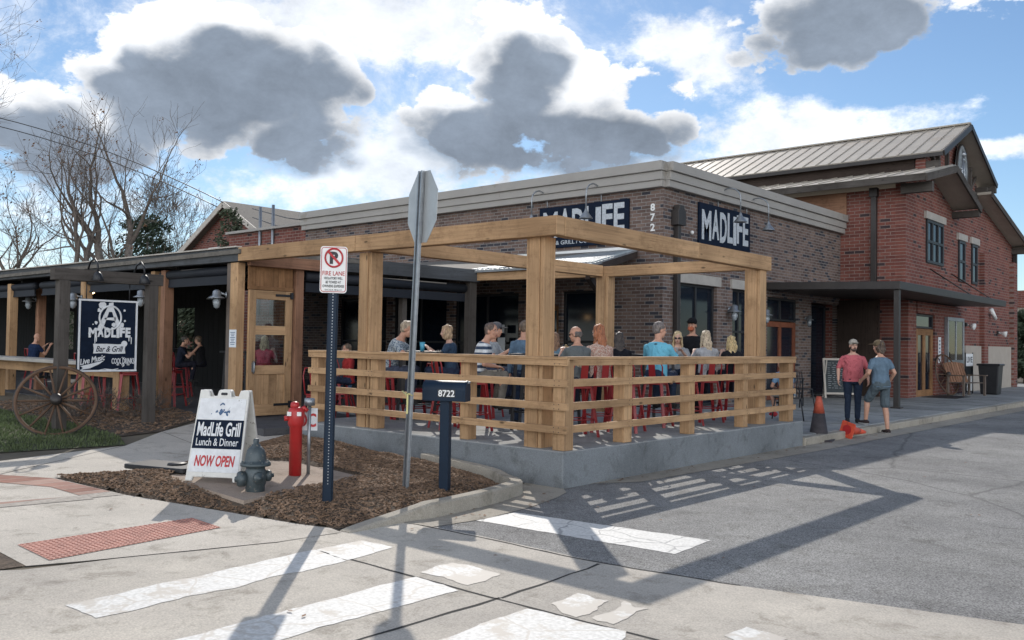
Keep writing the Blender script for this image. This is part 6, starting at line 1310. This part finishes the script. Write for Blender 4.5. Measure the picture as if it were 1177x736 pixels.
# ------------------------------------------------------------------ trees and far planting
def grow(b, p, d, ln, r, depth, rg, up=.12, spread=.55, tw=.011, ends=None, wig=.16):
    n = 4 if depth > 1 else 3; pts = [p]; rs = [r]; d = d.normalized(); q = p
    for i in range(n):
        d = (d+V((rg.gauss(0, wig), rg.gauss(0, wig), rg.gauss(0, wig)+up*.3))).normalized(); q = q+d*ln/n; pts.append(q); rs.append(max(r*(1-.45*(i+1)/n), tw))
    b.tube(pts, rs, 7 if r > .08 else 5 if r > .03 else 3, caps=False, smooth=True)
    if depth <= 0:
        if ends is not None: ends.append(pts[-1])
        return
    k = rg.choice((2, 3, 3)) if depth > 1 else rg.choice((3, 4))
    for i in range(k):
        t = 1 if i == 0 else rg.uniform(.35, .95); j = min(int(t*n), n-1); base = pts[j].lerp(pts[j+1], t*n-j) if t < 1 else pts[-1]
        nd = (d*(1.0 if i == 0 else .75)+V((rg.gauss(0, 1), rg.gauss(0, 1), rg.gauss(0, .7)+up)).normalized()*(spread*.6 if i == 0 else spread*1.25)).normalized()
        grow(b, base, nd, ln*rg.uniform(.62, .86), max(rs[min(j+1, n)]*(.92 if i == 0 else rg.uniform(.45, .7)), tw), depth-1, rg, up, spread, tw, ends, wig)
def leafball(b, c, r, n, rg, s=.09, flat=1):
    for i in range(n):
        while True:
            p = V((rg.uniform(-1, 1), rg.uniform(-1, 1), rg.uniform(-1, 1)))
            if p.length < 1: break
        p = V((p.x*r[0], p.y*r[1], p.z*r[2]))+c; a = V((rg.gauss(0, 1), rg.gauss(0, 1), rg.gauss(0, 1))).normalized(); t = a.orthogonal().normalized(); u = a.cross(t); l = s*rg.uniform(.6, 1.4)
        b._add([p-t*l, p-u*l*.45, p+t*l, p+u*l*.45], [(0, 1, 2, 3)])
def bare_tree(label, px, py, Y, top, seed, trunks=1, depth=6, r=.2, leaf=120, lean=(0, 0), spread=.5, group='bare trees beyond the covered patio', zb=None):
    rg = random.Random(seed); p = atY(px, py, Y); zt = atY(px, top, Y).z; h = zt; t = thing('bare_tree', label, 'tree', (p.x, p.y, .0), 0, group)
    tb_ = MB(); cb_ = MB(); ends = []
    for k in range(trunks):
        a = rg.uniform(0, 6.28); b0 = V((.35*k*math.cos(a), .35*k*math.sin(a), 0)); d = V((lean[0]+.16*k*math.cos(a), lean[1]+.16*k*math.sin(a), 1)).normalized(); pts = [b0]; rs = [r]; q = b0
        for i in range(5): d = (d+V((rg.gauss(0, .05), rg.gauss(0, .05), .05))).normalized(); q = q+d*h*.085; pts.append(q); rs.append(r*(1-.055*(i+1)))
        tb_.tube(pts, rs, 10); 
        for m_ in range(3+rg.randint(0, 1)): grow(cb_, pts[-1] if m_ == 0 else pts[rg.randint(2, 5)], (d+V((rg.gauss(0, .42), rg.gauss(0, .42), .15))*(.5 if m_ == 0 else 1.0)), h*.20, rs[-1]*(.85 if m_ == 0 else .6), depth-1, rg, .25, spread, .009+.004*(Y > 30), ends)
    tb_.build('trunk', M['bark'], t); cb_.build('crown', M['twig'], t)
    if leaf:
        lb = MB(); 
        for e in rg.sample(ends, min(leaf, len(ends))): leafball(lb, e, (.35, .35, .3), 5, rg, .09)
        lb.build('dry_leaves', M['leafdry'], t)
    return t
bare_tree('tall bare tree with upright forked trunk left of the brick house', 128, 290, 27, 96, 11, 2, 5, .34, 60, (0, 0), .62)
bare_tree('bare tree with slanting trunks at the left behind the sign stand', 86, 290, 25, 150, 23, 2, 5, .26, 70, (-.12, 0), .6)
bare_tree('low bare tree at the left edge behind the patio roof', 22, 290, 24, 185, 31, 2, 5, .2, 60, (-.1, 0), .65)
bare_tree('bare tree outside the left edge whose twigs reach into the top corner', -178, 260, 17, -60, 47, 1, 6, .3, 30, (.10, .1), .6)
bare_tree('thin bare tree between the evergreen and the brick house', 205, 280, 36, 200, 53, 2, 6, .13, 40, (0, 0), .55)
def evergreen(label, px, py, Y, top, hw, seed, mat='evergreen', n=9000, name='evergreen_tree', s=.13, low=0.0):
    rg = random.Random(seed); p = atY(px, py, Y); zt = atY(px, top, Y).z; t = thing(name, label, 'tree' if 'tree' in name else 'shrub', (p.x, p.y, 0)); dist = V((p.x, p.y, 0)).length; w = hw*dist/F_PX
    b = MB(); b.tube([(0, 0, 0), (.1, 0, zt*.5), (0, .1, zt*.9)], [.22*zt/8, .15*zt/8, .03], 8); b.build('trunk', M['bark'], t); b = MB()
    for i in range(110):
        z = zt*(low+(1-low)*rg.uniform(.05, .96)**.75); k = math.sin(math.pi*min(1, max(.05, (1-z/zt)*.62+.12)))*w*rg.uniform(.35, .95); a = rg.uniform(0, 6.28); c = V((k*math.cos(a), k*math.sin(a), z)); rr = w*rg.uniform(.18, .34)
        leafball(b, c, (rr, rr, rr*.7), n//110, rg, s)
    b.build('crown', M[mat], t); return t
evergreen('dark rounded evergreen tree behind the patio roof left of the house', 168, 290, 33, 247, 40, 3, n=7000, s=.15)
evergreen('loose dark tree growing in front of the brick house gable', 264, 300, 23.5, 236, 24, 8, mat='shrubleaf', n=2600, s=.10)
for i, (px, Y, top, hw, lab) in enumerate(((15, 21, 330, 40, 'dark shrub seen through the far left bay of the patio'), (110, 22, 322, 45, 'dark shrub seen behind the hanging sign through the patio'), (222, 21.5, 345, 32, 'leafy shrub seen through the back opening right of the sign stand'), (-70, 20, 320, 60, 'dark shrub beyond the left end of the covered patio'))):
    evergreen(lab, px, 400, Y, top, hw, 60+i, mat='shrubleaf', n=7000, name='leafy_shrub', s=.10)
evergreen('dark shrub at the far right edge beyond the brick hall', 1178, 420, 50, 358, 18, 90, n=5000, name='leafy_shrub', s=.14)
# far twiggy wood along the left horizon: one mass
rg = random.Random(77); b = MB()
for i in range(70):
    x = rg.uniform(-110, -45); y = rg.uniform(40, 66) if i % 3 else rg.uniform(34, 45); h = rg.uniform(5.5, 10.5)
    for k in range(3): grow(b, V((x+rg.gauss(0, .5), y+rg.gauss(0, .5), 0)), V((rg.gauss(0, .2), rg.gauss(0, .2), 1)), h*.36, .12, 4, rg, .3, .6, .018)
tag(b.build('far_woodland', M['twig']), kind='stuff')
rg = random.Random(78); b = MB()
for i in range(60):
    x = rg.uniform(-130, -40); y = rg.uniform(50, 75); leafball(b, V((x, y, rg.uniform(.5, 3.2))), (3.2, 2, 1.8), 260, rg, .22)
tag(b.build('far_undergrowth', M['shrubleaf']), kind='stuff')
# bare little shrubs in the side mulch
for i, (px, py, sd, lab) in enumerate(((58, 487, 1, 'leafless twiggy shrub left of the wagon wheel'), (120, 478, 2, 'leafless twiggy shrub below the hanging sign'), (158, 482, 3, 'leafless twiggy shrub at the right post of the sign stand'), (88, 482, 4, 'leafless twiggy shrub behind the wagon wheel'), (180, 474, 6, 'small leafless shrub beside the path'))):
    g = gp(px, py); t = thing('bare_shrub', lab, 'shrub', (g.x, g.y, g.z), 0, 'leafless shrubs in the mulch'); rg = random.Random(sd+300); b = MB()
    for k in range(9): a = rg.uniform(0, 6.28); grow(b, V((0, 0, 0)), V((math.cos(a)*.8, math.sin(a)*.8, 1)), .22, .010, 3, rg, .15, .7, .0035, None, .25)
    b.build('branches', M['twig'], t); b = MB(); [leafball(b, V((rg.gauss(0, .18), rg.gauss(0, .18), rg.uniform(.1, .45))), (.08, .08, .08), 8, rg, .022) for k in range(8)]; b.build('dry_leaves', M['leafdry'], t)
# overhead cables
for lab, p0, p1, p2 in (('upper overhead cable crossing to the brick house', (0, 133), (263, 236), (-250, 20)), ('lower overhead cable crossing to the brick house', (0, 143), (256, 241), (-250, 45))):
    a = atY(*p0, 19.0); c = atY(*p1, 25.6); e = a+(a-c)*1.2; e.z = a.z+2.2; pts = []
    for i in range(25):
        t_ = i/24; q = c.lerp(e, t_); pts.append(q)
    s0 = V((a-c)).length/(e-c).length
    for i, q in enumerate(pts):
        t_ = i/24; zl = c.z+(e.z-c.z)*t_; sag = ((c.z+(e.z-c.z)*s0)-a.z)/(s0*(1-s0)); q.z = zl-sag*t_*(1-t_)
    b = MB(); b.tube(pts, .028, 5); tag(b.build('overhead_cable', M['black']), lab, 'cable', 'overhead cables')
# house service wires right of the gable
for k, (x0, y0, x1, y1) in enumerate(((290, 240, 385, 258), (290, 250, 352, 264))):
    b = MB(); a = atY(x0, y0, 25.3); c = atY(x1, y1, 20.0); b.tube([a, (a+c)/2-V((0, 0, .12)), c], .02, 5); tag(b.build('service_wire', M['black']), ('upper' if k == 0 else 'lower')+' thin service wire from the house gable to the roof pipes', 'cable', 'service wires')

# ------------------------------------------------------------------ sky, sun, camera
SUN_D = V((-.722, .690, 0)).normalized(); EL = R(34.2)
sd = SUN_D*math.cos(EL)+V((0, 0, math.sin(EL)))
w = bpy.data.worlds.new('World'); scene.world = w; w.use_nodes = True; nt = w.node_tree; bg = nt.nodes['Background']
sky = nt.nodes.new('ShaderNodeTexSky'); sky.sky_type = 'NISHITA'; sky.sun_disc = False; sky.sun_elevation = EL; sky.sun_rotation = math.atan2(sd.x, sd.y); sky.altitude = 200; sky.air_density = 1.0; sky.dust_density = .15; sky.ozone_density = 1.6
tc = N(nt, 'ShaderNodeTexCoord'); sp = N(nt, 'ShaderNodeSeparateXYZ'); L(nt, tc.outputs['Generated'], sp.inputs[0])
def mth(op, a, b_=None, c_=None, clamp=False):
    n = N(nt, 'ShaderNodeMath', operation=op); n.use_clamp = clamp
    for i, v in enumerate((a, b_, c_)):
        if v is None: continue
        if isinstance(v, (int, float)): n.inputs[i].default_value = v
        else: L(nt, v, n.inputs[i])
    return n.outputs[0]
az = mth('ARCTAN2', sp.outputs[0], sp.outputs[1]); el = mth('ARCSINE', sp.outputs[2])
# turbulence in direction space
mp = N(nt, 'ShaderNodeMapping'); mp.inputs['Scale'].default_value = (1, 1, 1.6); L(nt, tc.outputs['Generated'], mp.inputs[0])
def nz(scale, detail=8, rough=.6, seed=0, dist=0):
    ad = N(nt, 'ShaderNodeVectorMath', operation='ADD'); ad.inputs[1].default_value = (seed*3.7, seed*1.9, seed*2.3); L(nt, mp.outputs[0], ad.inputs[0])
    n = N(nt, 'ShaderNodeTexNoise', Scale=scale, Detail=detail, Roughness=rough, Distortion=dist); L(nt, ad.outputs[0], n.inputs['Vector']); return n.outputs[0]
n1 = nz(4.5, 3, .6, 1.3, .2); n2 = nz(11, 8, .68, 4.7, 0); n3 = nz(2.4, 3, .55, 9.1); n4 = nz(30, 4, .65, 2.2); n5 = nz(7, 7, .7, 7.7, .4)
turb = mth('ADD', mth('ADD', mth('MULTIPLY', mth('SUBTRACT', n1, .5), 1.5), mth('MULTIPLY', mth('SUBTRACT', n2, .5), 1.2)), mth('MULTIPLY', mth('SUBTRACT', n4, .5), .55))
def dirof(px, py):
    d = ray(px, py).normalized(); return math.atan2(d.x, d.y), math.asin(d.z)
def lump(px, py, rx, ry, amp=1.0, tilt=0):
    a0, e0 = dirof(px, py); kx, ky = F_PX/rx*.95, F_PX/ry*.95
    da = mth('MULTIPLY', mth('MULTIPLY', mth('SUBTRACT', az, a0), math.cos(e0)), kx); de = mth('MULTIPLY', mth('SUBTRACT', el, e0), ky)
    if tilt: de = mth('ADD', de, mth('MULTIPLY', da, tilt))
    r2 = mth('ADD', mth('MULTIPLY', da, da), mth('MULTIPLY', de, de)); return mth('MULTIPLY', mth('SUBTRACT', 1.0, mth('SQRT', r2)), amp)
def mx_all(l):
    o = l[0]
    for q in l[1:]: o = mth('SMOOTH_MAX', o, q, .25)
    return o
dark = mx_all([lump(285, 95, 115, 75), lump(190, 88, 100, 58), lump(70, 150, 110, 50, .7), lump(320, 145, 85, 50, .8), lump(590, 95, 75, 95), lump(640, 130, 150, 55), lump(548, 140, 90, 55, .9), lump(715, 140, 75, 38, .8), lump(1000, 8, 140, 55, .9), lump(1120, -20, 110, 40, .8)])
lite = mx_all([lump(925, 155, 150, 32, .8), lump(60, 230, 260, 60, .55), lump(430, 190, 220, 70, .9), lump(770, 50, 90, 50, .6), lump(480, 25, 230, 55, 1.0), lump(250, 10, 160, 30, .5), lump(1150, 170, 70, 12, .8), lump(700, 185, 160, 30, .75), lump(300, 225, 190, 55, .7)])
def billow(scale, seed):
    ad = N(nt, 'ShaderNodeMix', data_type='VECTOR'); ad.inputs[0].default_value = .06; L(nt, mp.outputs[0], ad.inputs[4])
    nn = N(nt, 'ShaderNodeTexNoise', Scale=12, Detail=4); L(nt, mp.outputs[0], nn.inputs['Vector']); L(nt, nn.outputs[1], ad.inputs[5])
    v = N(nt, 'ShaderNodeTexVoronoi', feature='F1', Scale=scale); L(nt, ad.outputs[1], v.inputs['Vector']); return mth('SUBTRACT', .42, v.outputs['Distance'])
bil = mth('ADD', mth('MULTIPLY', billow(9, 0), .65), mth('MULTIPLY', billow(24, 1), .45))
dd_ = mth('ADD', dark, mth('ADD', mth('MULTIPLY', turb, .75), bil)); ll = mth('ADD', lite, mth('MULTIPLY', turb, 1.35))
dt = N(nt, 'ShaderNodeVectorMath', operation='DOT_PRODUCT'); L(nt, tc.outputs['Generated'], dt.inputs[0]); dt.inputs[1].default_value = sd
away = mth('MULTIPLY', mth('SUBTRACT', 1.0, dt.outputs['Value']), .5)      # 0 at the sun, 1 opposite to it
ss0 = N(nt, 'ShaderNodeMapRange', interpolation_type='SMOOTHSTEP'); L(nt, az, ss0.inputs[0]); ss0.inputs[1].default_value = dirof(760, 100)[0]; ss0.inputs[2].default_value = dirof(1050, 100)[0]; ss0 = ss0.outputs[0]
gen = mth('ADD', mth('ADD', mth('MULTIPLY', mth('SUBTRACT', n3, .66), 3.2), mth('MULTIPLY', turb, 1.1)), mth('SUBTRACT', mth('MULTIPLY', away, 2.2), mth('MULTIPLY', ss0, .55)))     # fair-weather cloud all round the sky, thickened out of view to add fill light
def ss(x, a, b_):
    n = N(nt, 'ShaderNodeMapRange', interpolation_type='SMOOTHSTEP'); L(nt, x, n.inputs[0]); n.inputs[1].default_value = a; n.inputs[2].default_value = b_; return n.outputs[0]
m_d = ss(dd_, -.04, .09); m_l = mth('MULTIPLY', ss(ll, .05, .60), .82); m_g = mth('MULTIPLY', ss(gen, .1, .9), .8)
veil = mth('MULTIPLY', mth('MULTIPLY', ss(mth('ADD', n5, mth('MULTIPLY', turb, .25)), .42, .70), .55), ss(az, dirof(1000, 100)[0], dirof(500, 100)[0]))
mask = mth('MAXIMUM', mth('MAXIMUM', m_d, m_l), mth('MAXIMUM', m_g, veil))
dcore = mx_all([lump(290, 112, 112, 62), lump(195, 112, 95, 50, .9), lump(330, 160, 85, 45, .8), lump(70, 172, 120, 50, .75), lump(592, 118, 66, 84), lump(640, 152, 150, 50), lump(545, 160, 95, 42, .9), lump(718, 156, 75, 34, .8), lump(1000, 22, 130, 50, .9)])      # shaded bellies lie below the lit tops
core = ss(mth('ADD', mth('ADD', dcore, mth('MULTIPLY', bil, .75)), mth('ADD', mth('MULTIPLY', mth('SUBTRACT', n5, .5), .55), mth('ADD', mth('MULTIPLY', turb, .35), mth('MULTIPLY', mth('SUBTRACT', n1, .5), .5)))), -.10, .34)
skyc = N(nt, 'ShaderNodeMix', data_type='RGBA', blend_type='MULTIPLY'); skyc.inputs[0].default_value = 1; L(nt, sky.outputs[0], skyc.inputs[6]); skyc.inputs[7].default_value = (.37, .415, .45, 1)
# towards the sun everything brightens
glow = mth('POWER', mth('MAXIMUM', dt.outputs['Value'], 0), 6)
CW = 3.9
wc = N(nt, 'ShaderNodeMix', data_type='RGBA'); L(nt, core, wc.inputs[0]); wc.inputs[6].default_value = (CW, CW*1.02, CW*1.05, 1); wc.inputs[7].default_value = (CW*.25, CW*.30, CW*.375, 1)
shade = mth('ADD', .12, mth('ADD', mth('MULTIPLY', n2, .85), mth('MULTIPLY', n5, .85))); sh_ = N(nt, 'ShaderNodeVectorMath', operation='SCALE'); L(nt, wc.outputs[2], sh_.inputs[0]); L(nt, mth('MULTIPLY', shade, mth('ADD', .85, mth('ADD', mth('MULTIPLY', glow, .25), mth('MULTIPLY', away, 4.2)))), sh_.inputs['Scale'])  # unseen cloud away from the sun is brightened to add fill light
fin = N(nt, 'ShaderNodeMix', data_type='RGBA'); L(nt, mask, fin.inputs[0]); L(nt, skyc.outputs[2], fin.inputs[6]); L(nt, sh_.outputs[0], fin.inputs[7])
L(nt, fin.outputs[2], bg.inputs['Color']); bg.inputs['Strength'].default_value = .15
sl = bpy.data.lights.new('sun', 'SUN'); sl.energy = 2.4; sl.angle = R(.5); sl.color = (1, .94, .86); so = bpy.data.objects.new('sun', sl); col.objects.link(so); so.rotation_euler = (-sd).to_track_quat('-Z', 'Y').to_euler()
cam = bpy.data.cameras.new('camera'); co = bpy.data.objects.new('camera', cam); col.objects.link(co); cam.sensor_fit = 'HORIZONTAL'; cam.sensor_width = 36; cam.lens = F_PX/1177*36; cam.clip_end = 1500; cam.clip_start = .05
co.matrix_world = Matrix((RT, UP, -FWD)).transposed().to_4x4(); co.location = (0, 0, HC); scene.camera = co
scene.view_settings.view_transform = 'Standard'; scene.view_settings.look = 'None'; scene.view_settings.exposure = .72; scene.view_settings.gamma = 1; scene.view_settings.use_curve_mapping = False
scene.cycles.max_bounces = 6; scene.cycles.diffuse_bounces = 3; scene.cycles.transparent_max_bounces = 8
